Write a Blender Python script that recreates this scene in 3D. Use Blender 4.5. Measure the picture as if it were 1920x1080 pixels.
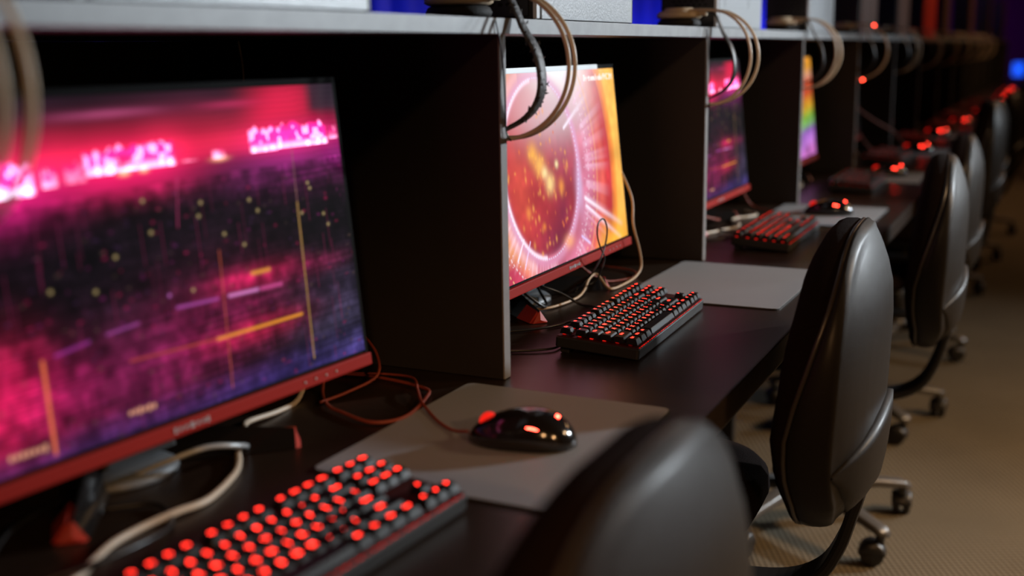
import bpy, bmesh, math, random
import numpy as np
from mathutils import Vector, Matrix
PI = math.pi
scene = bpy.context.scene
for o in list(bpy.data.objects):
    bpy.data.objects.remove(o)
COL = scene.collection
rng = random.Random(7)

# ------------------------------------------------------------------ camera
S = 0.94          # width of one desk bay
T = 0.75          # height of the desk top
FZ = 0.03         # floor level in these coordinates (everything drops by FZ at the end)
cam_d = bpy.data.cameras.new('camera')
cam = bpy.data.objects.new('camera', cam_d)
COL.objects.link(cam)
scene.camera = cam
cam_d.sensor_width = 36.0
cam_d.lens = 40.06
cam_d.clip_start = 0.02
_yaw, _pit, _rol = math.radians(25.664), math.radians(11.719), math.radians(-0.893)
_f = Vector((-math.sin(_yaw)*math.cos(_pit), math.cos(_yaw)*math.cos(_pit), -math.sin(_pit)))
_r = Vector((math.cos(_yaw), math.sin(_yaw), 0.0))
_u = _r.cross(_f)
_r2 = math.cos(_rol)*_r + math.sin(_rol)*_u
_u2 = -math.sin(_rol)*_r + math.cos(_rol)*_u
cam.matrix_world = Matrix(((_r2.x, _u2.x, -_f.x, 0.649), (_r2.y, _u2.y, -_f.y, -1.322),
                           (_r2.z, _u2.z, -_f.z, 1.1816), (0, 0, 0, 1)))
cam_d.dof.use_dof = True
cam_d.dof.focus_distance = 1.72
cam_d.dof.aperture_fstop = 2.0
cam_d.dof.aperture_blades = 9

# ------------------------------------------------------------------ world, lights, exposure
w = bpy.data.worlds.new('room_dark')
scene.world = w
w.use_nodes = True
w.node_tree.nodes['Background'].inputs[0].default_value = (0.02, 0.018, 0.02, 1)
w.node_tree.nodes['Background'].inputs[1].default_value = 0.3
scene.view_settings.view_transform = 'Standard'
scene.view_settings.look = 'None'
scene.view_settings.exposure = 0.0
scene.view_settings.gamma = 1.0
scene.view_settings.use_curve_mapping = False


def light(name, kind, loc, aim, energy, color, size=0.1, size_y=None, spot=None, blend=0.6):
    d = bpy.data.lights.new(name, kind)
    d.energy = energy
    d.color = color
    if kind == 'AREA':
        d.size = size
        if size_y:
            d.shape = 'RECTANGLE'
            d.size_y = size_y
    else:
        d.shadow_soft_size = size
    if kind == 'SPOT':
        d.spot_size = math.radians(spot)
        d.spot_blend = blend
    o = bpy.data.objects.new(name, d)
    COL.objects.link(o)
    o.location = loc
    o.rotation_euler = (Vector(aim) - Vector(loc)).to_track_quat('-Z', 'Y').to_euler()
    return o


light('cool_spot_lamp', 'SPOT', (2.9, 3.3, 1.98), (0.0, 0.55, 1.10), 660, (0.84, 0.93, 1.0), 0.08, spot=60, blend=1.0)
light('second_cool_lamp', 'SPOT', (2.9, 5.6, 2.0), (0.2, 2.9, 1.05), 170, (0.84, 0.93, 1.0), 0.10, spot=60, blend=1.0)
light('warm_room_lamp', 'AREA', (3.1, 1.6, 2.5), (2.3, 1.4, 0), 70, (1.0, 0.64, 0.34), 0.5).data.spread = math.radians(105)
light('warm_aisle_lamp', 'SPOT', (1.5, -2.9, 2.3), (0.50, -0.55, 0.78), 90, (1.0, 0.52, 0.22), 0.10, spot=30, blend=0.9)
light('warm_shelf_lamp', 'SPOT', (1.7, -2.8, 2.45), (-0.03, 1.2, 1.27), 75, (1.0, 0.62, 0.32), 0.10, spot=22, blend=1.0)
light('warm_side_lamp', 'SPOT', (2.7, -1.9, 2.0), (0.48, -0.60, 0.80), 90, (1.0, 0.52, 0.22), 0.08, spot=20, blend=0.9)
light('warm_far_lamp', 'AREA', (2.2, 7.5, 2.9), (1.6, 7.5, 0), 30, (1.0, 0.55, 0.25), 0.8)
light('far_ceiling_lamp', 'AREA', (0.6, 12.5, 2.9), (0.5, 12.5, 0), 6, (1.0, 0.35, 0.15), 0.8)
for _i, (_y, _e) in enumerate(((2.35, 8), (5.3, 16), (8.3, 34), (11.5, 45), (14.5, 45))):
    light('blue_wall_lamp', 'AREA', (-1.05, _y, 0.80), (-1.75, _y, 1.4), _e, (0.02, 0.14, 1.0), 0.2, 0.5)
light('purple_wall_lamp', 'AREA', (-1.1, 17.5, 0.6), (-1.75, 18.5, 1.6), 40, (0.55, 0.03, 1.0), 0.4)
light('red_shelf_lamp', 'SPOT', (0.75, 5.5, 2.3), (0.0, 5.15, 1.42), 9, (1.0, 0.04, 0.02), 0.05, spot=40, blend=0.7)


# ------------------------------------------------------------------ materials
def node_mat(name):
    m = bpy.data.materials.new(name)
    m.use_nodes = True
    nt = m.node_tree
    return m, nt, nt.nodes, nt.links, nt.nodes['Principled BSDF']


def mat(name, color, rough=0.5, metal=0.0, bump=0.0, bscale=200.0, var=0.0, vscale=20.0, spec=0.5, coat=0.0, sheen=0.0):
    m, nt, N, L, P = node_mat(name)
    P.inputs['Base Color'].default_value = (*color, 1)
    P.inputs['Roughness'].default_value = rough
    P.inputs['Metallic'].default_value = metal
    P.inputs['Specular IOR Level'].default_value = spec
    P.inputs['Coat Weight'].default_value = coat
    P.inputs['Sheen Weight'].default_value = sheen
    tc = N.new('ShaderNodeTexCoord')
    if var > 0:
        n = N.new('ShaderNodeTexNoise')
        n.inputs['Scale'].default_value = vscale
        n.inputs['Detail'].default_value = 6
        L.new(tc.outputs['Object'], n.inputs['Vector'])
        mx = N.new('ShaderNodeMix')
        mx.data_type = 'RGBA'
        mx.inputs[6].default_value = (*[c*(1-var) for c in color], 1)
        mx.inputs[7].default_value = (*[min(1, c*(1+var)) for c in color], 1)
        L.new(n.outputs['Fac'], mx.inputs[0])
        L.new(mx.outputs[2], P.inputs['Base Color'])
    if bump > 0:
        n = N.new('ShaderNodeTexNoise')
        n.inputs['Scale'].default_value = bscale
        n.inputs['Detail'].default_value = 4
        L.new(tc.outputs['Object'], n.inputs['Vector'])
        b = N.new('ShaderNodeBump')
        b.inputs['Strength'].default_value = bump
        b.inputs['Distance'].default_value = 0.002
        L.new(n.outputs['Fac'], b.inputs['Height'])
        L.new(b.outputs['Normal'], P.inputs['Normal'])
    return m


def emit(name, color, strength, base=(0.02, 0.02, 0.02)):
    m, nt, N, L, P = node_mat(name)
    P.inputs['Base Color'].default_value = (*base, 1)
    P.inputs['Emission Color'].default_value = (*color, 1)
    P.inputs['Emission Strength'].default_value = strength
    return m


M = {}
M['desk'] = mat('brown_laminate', (0.019, 0.011, 0.0068), 0.33, var=0.25, vscale=60, bump=0.08, bscale=500)
M['divider'] = mat('dark_board', (0.013, 0.0095, 0.008), 0.65, var=0.2, vscale=15, bump=0.05)
M['edge'] = mat('grey_edge_band', (0.20, 0.195, 0.195), 0.5, var=0.22, vscale=45)
M['shelf_edge'] = mat('worn_grey_edge_band', (0.27, 0.285, 0.30), 0.45, var=0.3, vscale=28, bump=0.1)
M['mat'] = mat('grey_mouse_mat', (0.235, 0.25, 0.27), 0.62, bump=0.12, bscale=900, var=0.06, vscale=9)
M['mat_edge'] = mat('black_rubber', (0.012, 0.012, 0.012), 0.7)
M['black'] = mat('black_plastic', (0.012, 0.012, 0.013), 0.38)
M['keycap'] = mat('black_keycap', (0.005, 0.005, 0.0055), 0.38, bump=0.05, bscale=900, spec=0.22)
M['matte'] = mat('matte_black_plastic', (0.010, 0.010, 0.010), 0.6, bump=0.1, bscale=400)
M['gloss'] = mat('glossy_black_plastic', (0.010, 0.009, 0.009), 0.14, coat=0.5)
M['red_bezel'] = mat('red_bezel', (0.27, 0.013, 0.008), 0.6, spec=0.10)
M['red_plastic'] = mat('red_foot_insert', (0.40, 0.03, 0.02), 0.4)
M['silver'] = mat('silver_plastic', (0.40, 0.44, 0.48), 0.35, metal=0.3)
M['bezel_black'] = mat('black_bezel', (0.006, 0.006, 0.006), 0.7, spec=0.05)
M['hub_silver'] = mat('brushed_grey_plastic', (0.13, 0.145, 0.16), 0.45, metal=0.1)
M['edge_glare'] = emit('glowing_edge_glare', (0.72, 0.80, 0.86), 0.85)  # imitates white glare on a monitor's top edge, not a lamp
M['case_white'] = mat('white_case_panel', (0.42, 0.45, 0.48), 0.32, bump=0.25, bscale=300)
M['case_trim'] = mat('white_case_trim', (0.70, 0.72, 0.75), 0.3)
M['case_dark'] = mat('dark_case_rear', (0.018, 0.018, 0.022), 0.5)
M['case_brown'] = mat('brown_case_panel', (0.16, 0.075, 0.055), 0.4)
M['case_red'] = mat('red_case_panel', (0.62, 0.03, 0.02), 0.5)
M['hole'] = mat('vent_hole', (0.002, 0.002, 0.002), 0.9)
M['beige'] = mat('champagne_metal', (0.74, 0.57, 0.39), 0.36, metal=0.0, var=0.08)
M['rod'] = mat('champagne_rod', (0.76, 0.60, 0.42), 0.38, metal=0.0)
M['leather'] = mat('black_leatherette', (0.022, 0.022, 0.023), 0.38, bump=0.3, bscale=350)
M['leather_worn'] = mat('peeling_leatherette', (0.075, 0.075, 0.078), 0.5, bump=0.9, bscale=160, var=0.75, vscale=90)
M['cushion'] = mat('ear_cushion_foam', (0.015, 0.013, 0.012), 0.75, bump=0.4, bscale=300)
M['cable_beige'] = mat('beige_cable', (0.44, 0.29, 0.16), 0.45)
M['cable_cream'] = mat('cream_cable', (0.50, 0.43, 0.34), 0.42)
M['cable_black'] = mat('black_cable', (0.012, 0.011, 0.011), 0.35)
M['cable_red'] = mat('red_braided_cable', (0.24, 0.040, 0.020), 0.5, bump=0.3, bscale=900)
M['fabric'] = mat('dark_seat_fabric', (0.010, 0.0055, 0.0045), 0.95, bump=0.9, bscale=500, var=0.7, vscale=420, spec=0.05)
M['shell'] = mat('textured_grey_vinyl', (0.016, 0.0128, 0.0100), 0.46, bump=0.4, bscale=900, var=0.2, vscale=300, spec=0.07, coat=0.22)
M['shell'].node_tree.nodes['Principled BSDF'].inputs['Coat Roughness'].default_value = 0.34
M['piping'] = mat('dark_piping', (0.05, 0.042, 0.036), 0.28)
M['chair_black'] = mat('chair_black_plastic', (0.012, 0.011, 0.011), 0.42)
M['base_grey'] = mat('grey_base_plastic', (0.085, 0.078, 0.072), 0.33)
M['caster'] = mat('caster_plastic', (0.020, 0.018, 0.017), 0.38)
M['led_legend'] = emit('lit_key_legend', (1.0, 0.028, 0.016), 17.0)
M['led_glow'] = emit('red_backlight', (1.0, 0.012, 0.006), 0.9)
M['led_hot'] = emit('red_lamp', (1.0, 0.06, 0.03), 26.0)
M['led_mouse'] = emit('red_mouse_light', (1.0, 0.035, 0.02), 48.0)
M['led_white'] = emit('cool_indicator', (0.7, 1.0, 0.95), 3.0)
M['led_blue'] = emit('blue_lamp', (0.0, 0.10, 1.0), 1.3)
M['plate'] = mat('red_key_plate', (0.04, 0.003, 0.002), 0.5)
M['screen_off'] = mat('dark_screen', (0.006, 0.006, 0.008), 0.28)
M['shelf'] = mat('shelf_board', (0.05, 0.042, 0.038), 0.5)
M['ceiling'] = mat('black_ceiling', (0.012, 0.011, 0.011), 0.9, bump=0.1)
M['wall'] = mat('dark_wall_paint', (0.020, 0.016, 0.016), 0.85, bump=0.1, bscale=60)
M['gold'] = mat('brass_tip', (0.75, 0.5, 0.15), 0.25, metal=1.0)


def curtain_mat():
    m, nt, N, L, P = node_mat('folded_curtain')
    P.inputs['Base Color'].default_value = (0.10, 0.06, 0.50, 1)
    P.inputs['Roughness'].default_value = 0.7
    return m


M['curtain'] = curtain_mat()


def carpet_mat():
    m, nt, N, L, P = node_mat('woven_carpet')
    P.inputs['Roughness'].default_value = 0.95
    P.inputs['Specular IOR Level'].default_value = 0.1
    tc = N.new('ShaderNodeTexCoord')
    mp = N.new('ShaderNodeMapping')
    mp.inputs['Rotation'].default_value = (0, 0, 0.35)
    L.new(tc.outputs['Object'], mp.inputs['Vector'])
    sx = N.new('ShaderNodeSeparateXYZ')
    L.new(mp.outputs['Vector'], sx.inputs[0])

    def math_(op, a, b=None):
        n = N.new('ShaderNodeMath')
        n.operation = op
        if isinstance(a, float):
            n.inputs[0].default_value = a
        else:
            L.new(a, n.inputs[0])
        if b is not None:
            if isinstance(b, float):
                n.inputs[1].default_value = b
            else:
                L.new(b, n.inputs[1])
        return n.outputs[0]
    a = math_('SINE', math_('MULTIPLY', sx.outputs[0], 330.0))
    b = math_('SINE', math_('MULTIPLY', sx.outputs[1], 330.0))
    pr = math_('MULTIPLY', a, b)
    h = math_('ADD', math_('MULTIPLY', pr, 0.5), 0.5)
    nz = N.new('ShaderNodeTexNoise')
    nz.inputs['Scale'].default_value = 260
    nz.inputs['Detail'].default_value = 5
    L.new(tc.outputs['Object'], nz.inputs['Vector'])
    nl = N.new('ShaderNodeTexNoise')
    nl.inputs['Scale'].default_value = 3.2
    nl.inputs['Detail'].default_value = 3
    L.new(tc.outputs['Object'], nl.inputs['Vector'])
    h2 = math_('ADD', math_('MULTIPLY', h, 0.7), math_('MULTIPLY', nz.outputs['Fac'], 0.3))
    mx = N.new('ShaderNodeMix')
    mx.data_type = 'RGBA'
    mx.inputs[6].default_value = (0.066, 0.053, 0.035, 1)
    mx.inputs[7].default_value = (0.275, 0.225, 0.158, 1)
    L.new(h2, mx.inputs[0])
    mx2 = N.new('ShaderNodeMix')
    mx2.data_type = 'RGBA'
    mx2.blend_type = 'MULTIPLY'
    mx2.inputs[0].default_value = 0.35
    L.new(mx.outputs[2], mx2.inputs[6])
    L.new(nl.outputs['Fac'], mx2.inputs[7])
    # small dark spots worn into the pile
    vo = N.new('ShaderNodeTexVoronoi')
    vo.inputs['Scale'].default_value = 1.9
    L.new(tc.outputs['Object'], vo.inputs['Vector'])
    lt = math_('LESS_THAN', vo.outputs['Distance'], 0.035)
    mx3 = N.new('ShaderNodeMix')
    mx3.data_type = 'RGBA'
    L.new(math_('MULTIPLY', lt, 0.5), mx3.inputs[0])
    L.new(mx2.outputs[2], mx3.inputs[6])
    mx3.inputs[7].default_value = (0.03, 0.022, 0.016, 1)
    L.new(mx3.outputs[2], P.inputs['Base Color'])
    bp = N.new('ShaderNodeBump')
    bp.inputs['Strength'].default_value = 0.9
    bp.inputs['Distance'].default_value = 0.004
    L.new(h2, bp.inputs['Height'])
    L.new(bp.outputs['Normal'], P.inputs['Normal'])
    return m


M['carpet'] = carpet_mat()


def screen_mat():
    m, nt, N, L, P = node_mat('lit_screen')
    P.inputs['Base Color'].default_value = (0.01, 0.01, 0.01, 1)
    P.inputs['Roughness'].default_value = 0.55
    P.inputs['Specular IOR Level'].default_value = 0.02
    P.inputs['Base Color'].default_value = (0.003, 0.003, 0.003, 1)
    a = N.new('ShaderNodeVertexColor')
    a.layer_name = 'picture'
    L.new(a.outputs['Color'], P.inputs['Emission Color'])
    P.inputs['Emission Strength'].default_value = 1.0
    return m


M['screen'] = screen_mat()


# ------------------------------------------------------------------ mesh helpers
class MB:
    """collects shapes into one mesh with material slots"""
    def __init__(self):
        self.v, self.f, self.mi, self.sm = [], [], [], []

    def add(self, vs, fs, mi=0, smooth=False):
        o = len(self.v)
        self.v += [tuple(p) for p in vs]
        for f in fs:
            self.f.append(tuple(i+o for i in f))
            self.mi.append(mi)
            self.sm.append(smooth)
        return self

    def box(self, c, s, mi=0, mtx=None, bev=0.0):
        x, y, z = (a/2 for a in s)
        if bev <= 0:
            vs = [(-x, -y, -z), (x, -y, -z), (x, y, -z), (-x, y, -z), (-x, -y, z), (x, -y, z), (x, y, z), (-x, y, z)]
            fs = [(0, 3, 2, 1), (4, 5, 6, 7), (0, 1, 5, 4), (1, 2, 6, 5), (2, 3, 7, 6), (3, 0, 4, 7)]
        else:
            bm = bmesh.new()
            bmesh.ops.create_cube(bm, size=1)
            for q in bm.verts:
                q.co = Vector((q.co.x*2*x, q.co.y*2*y, q.co.z*2*z))
            bmesh.ops.bevel(bm, geom=bm.edges[:], offset=bev, segments=2, profile=0.7, affect='EDGES')
            bm.verts.index_update()
            vs = [tuple(q.co) for q in bm.verts]
            fs = [tuple(q.index for q in f.verts) for f in bm.faces]
            bm.free()
        vs = [Vector(p) for p in vs]
        if mtx is not None:
            vs = [mtx @ p for p in vs]
        vs = [p + Vector(c) for p in vs]
        return self.add(vs, fs, mi, False)

    def prism(self, poly, axis, a, b, mi=0, smooth=False):
        """poly: 2D outline, extruded along axis (0,1,2) from a to b"""
        def P(p, t):
            if axis == 0:
                return (t, p[0], p[1])
            if axis == 1:
                return (p[0], t, p[1])
            return (p[0], p[1], t)
        n = len(poly)
        vs = [P(p, a) for p in poly] + [P(p, b) for p in poly]
        fs = [tuple(range(n-1, -1, -1)), tuple(range(n, 2*n))]
        for i in range(n):
            j = (i+1) % n
            fs.append((i, j, n+j, n+i))
        return self.add(vs, fs, mi, smooth)

    def rings(self, rings, mi=0, smooth=True, cap=True, closed=True):
        n = len(rings[0])
        vs = [p for r in rings for p in r]
        fs = []
        for k in range(len(rings)-1):
            for i in range(n if closed else n-1):
                j = (i+1) % n
                fs.append((k*n+i, k*n+j, (k+1)*n+j, (k+1)*n+i))
        if cap:
            fs.append(tuple(range(n-1, -1, -1)))
            fs.append(tuple((len(rings)-1)*n+i for i in range(n)))
        return self.add(vs, fs, mi, smooth)

    def tube(self, pts, r, segs=8, mi=0, smooth_path=True, sub=6, flat=1.0, up=None):
        pts = [Vector(p) for p in pts]
        if smooth_path and len(pts) > 2:
            pts = spline(pts, sub)
        n = len(pts)
        prev = None
        rr = []
        for i, p in enumerate(pts):
            t = (pts[min(i+1, n-1)] - pts[max(i-1, 0)]).normalized()
            if up is not None:
                a = Vector(up)
            elif prev is None:
                a = Vector((0, 0, 1)) if abs(t.z) < 0.9 else Vector((1, 0, 0))
            else:
                a = prev
            a = (a - t*a.dot(t)).normalized()
            prev = a
            b = t.cross(a)
            rad = r(i/(n-1)) if callable(r) else r
            rr.append([p + a*math.cos(2*PI*k/segs)*rad*flat + b*math.sin(2*PI*k/segs)*rad for k in range(segs)])
        return self.rings(rr, mi)

    def lathe(self, prof, c, segs=24, mi=0, axis=2, mtx=None):
        """prof: list of (radius, height)"""
        rr = []
        for r, h in prof:
            ring = []
            for k in range(segs):
                a = 2*PI*k/segs
                p = Vector((r*math.cos(a), r*math.sin(a), h))
                if axis == 0:
                    p = Vector((p.z, p.x, p.y))
                elif axis == 1:
                    p = Vector((p.y, p.z, p.x))
                if mtx is not None:
                    p = mtx @ p
                ring.append(p + Vector(c))
            rr.append(ring)
        return self.rings(rr, mi)

    def mesh(self, name, mats):
        me = bpy.data.meshes.new(name)
        me.from_pydata(self.v, [], self.f)
        for m in (mats if isinstance(mats, (list, tuple)) else [mats]):
            me.materials.append(m)
        me.polygons.foreach_set('material_index', self.mi)
        me.polygons.foreach_set('use_smooth', self.sm)
        me.update()
        bm = bmesh.new()
        bm.from_mesh(me)
        bmesh.ops.recalc_face_normals(bm, faces=bm.faces[:])
        bm.to_mesh(me)
        bm.free()
        return me

    def build(self, name, mats, parent=None, loc=None):
        o = bpy.data.objects.new(name, self.mesh(name, mats))
        COL.objects.link(o)
        if parent is not None:
            o.parent = parent
        if loc is not None:
            o.location = loc
        return o


def spline(pts, sub=6):
    out = []
    n = len(pts)
    for i in range(n-1):
        p0, p1, p2, p3 = pts[max(i-1, 0)], pts[i], pts[i+1], pts[min(i+2, n-1)]
        for k in range(sub):
            t = k/sub
            out.append(0.5*((2*p1) + (p2-p0)*t + (2*p0-5*p1+4*p2-p3)*t*t + (3*p1-p0-3*p2+p3)*t**3))
    out.append(pts[-1])
    return out


def rrect(w, h, r, n=5, cx=0.0, cy=0.0):
    out = []
    for sx, sy, a0 in ((1, 1, 0), (-1, 1, 90), (-1, -1, 180), (1, -1, 270)):
        for k in range(n):
            a = math.radians(a0 + 90*k/(n-1))
            out.append((cx+sx*(w/2-r)+r*math.cos(a), cy+sy*(h/2-r)+r*math.sin(a)))
    return out


def thing(name, label, cat, loc=(0, 0, 0), rz=0.0, group=None):
    o = bpy.data.objects.new(name, None)
    o.empty_display_size = 0.05
    COL.objects.link(o)
    o.location = loc
    o.rotation_euler = (0, 0, rz)
    o['label'] = label
    o['category'] = cat
    if group:
        o['group'] = group
    return o


def tag(o, label, cat, group=None):
    o['label'] = label
    o['category'] = cat
    if group:
        o['group'] = group
    return o


def struct(o):
    o['kind'] = 'structure'
    return o


def dup(root, loc, rz, label, group=None):
    r = root.copy()
    COL.objects.link(r)
    r.location = loc
    r.rotation_euler = (0, 0, rz)
    r['label'] = label
    if group:
        r['group'] = group
    for ch in list(root.children):
        c = ch.copy()
        COL.objects.link(c)
        c.parent = r
        for g in list(ch.children):
            d = g.copy()
            COL.objects.link(d)
            d.parent = c
    return r


ORD = ['nearest', 'second', 'third', 'fourth', 'fifth', 'sixth', 'seventh', 'eighth', 'ninth', 'tenth',
       'eleventh', 'twelfth', 'thirteenth', 'fourteenth', 'fifteenth', 'sixteenth', 'seventeenth']

# ------------------------------------------------------------------ the room
Y0, Y1 = -4.0, 20.0
struct(MB().box((1.3, (Y0+Y1)/2, FZ-0.05), (6.4, Y1-Y0, 0.1)).build('floor', M['carpet']))
struct(MB().box((1.3, (Y0+Y1)/2, 3.05), (6.4, Y1-Y0, 0.1)).build('ceiling', M['ceiling']))
struct(MB().box((1.3, Y1+0.05, 1.5), (6.4, 0.1, 3.0)).build('wall_far', M['wall']))
struct(MB().box((1.3, Y0-0.05, 1.5), (6.4, 0.1, 3.0)).build('wall_back', M['wall']))
struct(MB().box((4.55, (Y0+Y1)/2, 1.5), (0.1, Y1-Y0, 3.0)).build('wall_right', M['wall']))
struct(MB().box((-1.95, (Y0+Y1)/2, 1.5), (0.1, Y1-Y0, 3.0)).build('wall_left', M['wall']))
# the folded curtain hanging in front of the left wall
cb = MB()
n = 900
top, bot = [], []
for i in range(n+1):
    y = -1.5 + 20.5*i/n
    x = -1.72 + 0.045*math.sin(y*21) + 0.02*math.sin(y*47+1.3) + 0.015*math.sin(y*9.0)
    top.append((x, y, 2.6))
    bot.append((x*1.0+0.01*math.sin(y*30), y, 0.08))
top2 = [(p[0]-0.012, p[1], p[2]) for p in top]
bot2 = [(p[0]-0.012, p[1], p[2]) for p in bot]
cb.rings([bot, top, top2, bot2, bot], smooth=True, cap=False, closed=False)
tag(cb.build('curtain', M['curtain']), 'long folded curtain glowing blue behind the booth row', 'curtain')

# ------------------------------------------------------------------ desk, dividers, shelf
NB = 16
YA, YB = -1.9, (NB-1)*S + 0.02
XF, XB = 0.292, -0.52
desk = thing('long_desk', 'long dark brown laminate desk running the length of the booth row', 'desk', (0, 0, FZ))
MB().box(((XF+XB)/2, (YA+YB)/2, T-0.02-FZ), (XF-XB, YB-YA, 0.04), bev=0.003).build('worktop', M['desk'], desk)
sg = 'support panels under the long desk'
for k in range(-2, NB):
    o = MB().box((0, 0, (T-0.042-FZ)/2), (0.30, 0.024, T-0.042-FZ), bev=0.001).build('support_panel', M['divider'], loc=(-0.31, k*S-0.012, FZ))
    tag(o, 'dark support panel under the long desk, %s from the near end' % ((ORD+['eighteenth'])[k+2] if k > -2 else 'first'), 'panel', sg)
tag(MB().box((-0.49, (YA+YB)/2, 0.45), (0.018, YB-YA-0.04, 0.5)).build('modesty_panel', M['divider']), 'dark modesty panel behind the leg space of the long desk', 'panel')

H = 0.4535
g = 'divider panels between the desk bays'
lbl_div = {0: 'dark divider panel left of the magenta screen', 1: 'dark divider panel between the magenta and the orange screen',
           2: 'dark divider panel on the far side of the orange screen', 3: 'dark divider panel just before the rainbow screen'}
div0 = thing('divider_panel', lbl_div[0], 'divider', (0, -S, T), 0, g)
MB().box((-0.2505, 0.009, H/2+0.0005), (0.499, 0.018, H-0.001)).build('board', M['divider'], div0)
MB().box((0.0, 0.009, H/2+0.0005), (0.0025, 0.018, H-0.001), bev=0.0006).build('edge_band', M['edge'], div0)
for k in range(1, NB+1):
    dup(div0, (0, (k-1)*S, T), 0, lbl_div.get(k, 'dark divider panel, %s divider from the near end of the row' % ORD[k]), g)

shelf = thing('overhead_shelf', 'long shelf board on the dividers with worn grey front edge', 'shelf', (0, 0, T+H))
MB().box((-0.265, (YA+YB)/2, 0.010), (0.528, YB-YA, 0.019)).build('shelf_board', M['shelf'], shelf)
MB().box((0.0005, (YA+YB)/2, 0.010), (0.003, YB-YA, 0.0195), bev=0.0008).build('edge_band', M['shelf_edge'], shelf)
bp = thing('booth_back', 'dark back board closing the desk bays behind the monitors', 'panel', (XB, 0, T))
MB().box((0.0, (YA+YB)/2, H/2), (0.014, YB-YA, H+0.0004)).build('back_board', M['divider'], bp)


# ------------------------------------------------------------------ screens
def lin(c):
    return np.array([((x/255)/12.92 if x/255 <= 0.04045 else (((x/255)+0.055)/1.055)**2.4) for x in c])


class Pic:
    def __init__(self, w, h, base, seed=1):
        self.w, self.h = w, h
        self.u, self.v = np.meshgrid((np.arange(w)+.5)/w, (np.arange(h)+.5)/h)
        self.im = np.zeros((h, w, 3)) + lin(base)
        self.r = np.random.RandomState(seed)

    def noise(self, gx, gy):
        g = self.r.rand(gy+2, gx+2)
        X, Y = np.clip(self.u, 0, 1)*gx, np.clip(self.v, 0, 1)*gy
        i, j = X.astype(int), Y.astype(int)
        a, b = X-i, Y-j
        a, b = a*a*(3-2*a), b*b*(3-2*b)
        return (g[j, i]*(1-a)+g[j, i+1]*a)*(1-b)+(g[j+1, i]*(1-a)+g[j+1, i+1]*a)*b

    def add(self, m, c, k=1.0):
        self.im += (m*k)[..., None]*lin(c)

    def mix(self, m, c):
        m = np.clip(m, 0, 1)[..., None]
        self.im = self.im*(1-m)+lin(c)*m

    def blob(self, u, v, ru, rv, c, k=1.0, p=2.0, mix=False):
        m = np.exp(-((abs(self.u-u)/ru)**p+(abs(self.v-v)/rv)**p))*k
        if mix:
            self.mix(m, c)
        else:
            self.add(m, c)
        return m

    def line(self, a, b, wd, c, k=1.0, fade=0.0):
        ax, ay, bx, by = a[0]*1.778, a[1], b[0]*1.778, b[1]
        dx, dy = bx-ax, by-ay
        X, Y = self.u*1.778, self.v
        t = np.clip(((X-ax)*dx+(Y-ay)*dy)/(dx*dx+dy*dy), 0, 1)
        d = np.hypot(X-ax-t*dx, Y-ay-t*dy)
        ww = wd*(1+fade*t)
        self.mix(np.exp(-(d/ww)**2)*k*(1-0.85*t*(fade > 0)), c)


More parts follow.
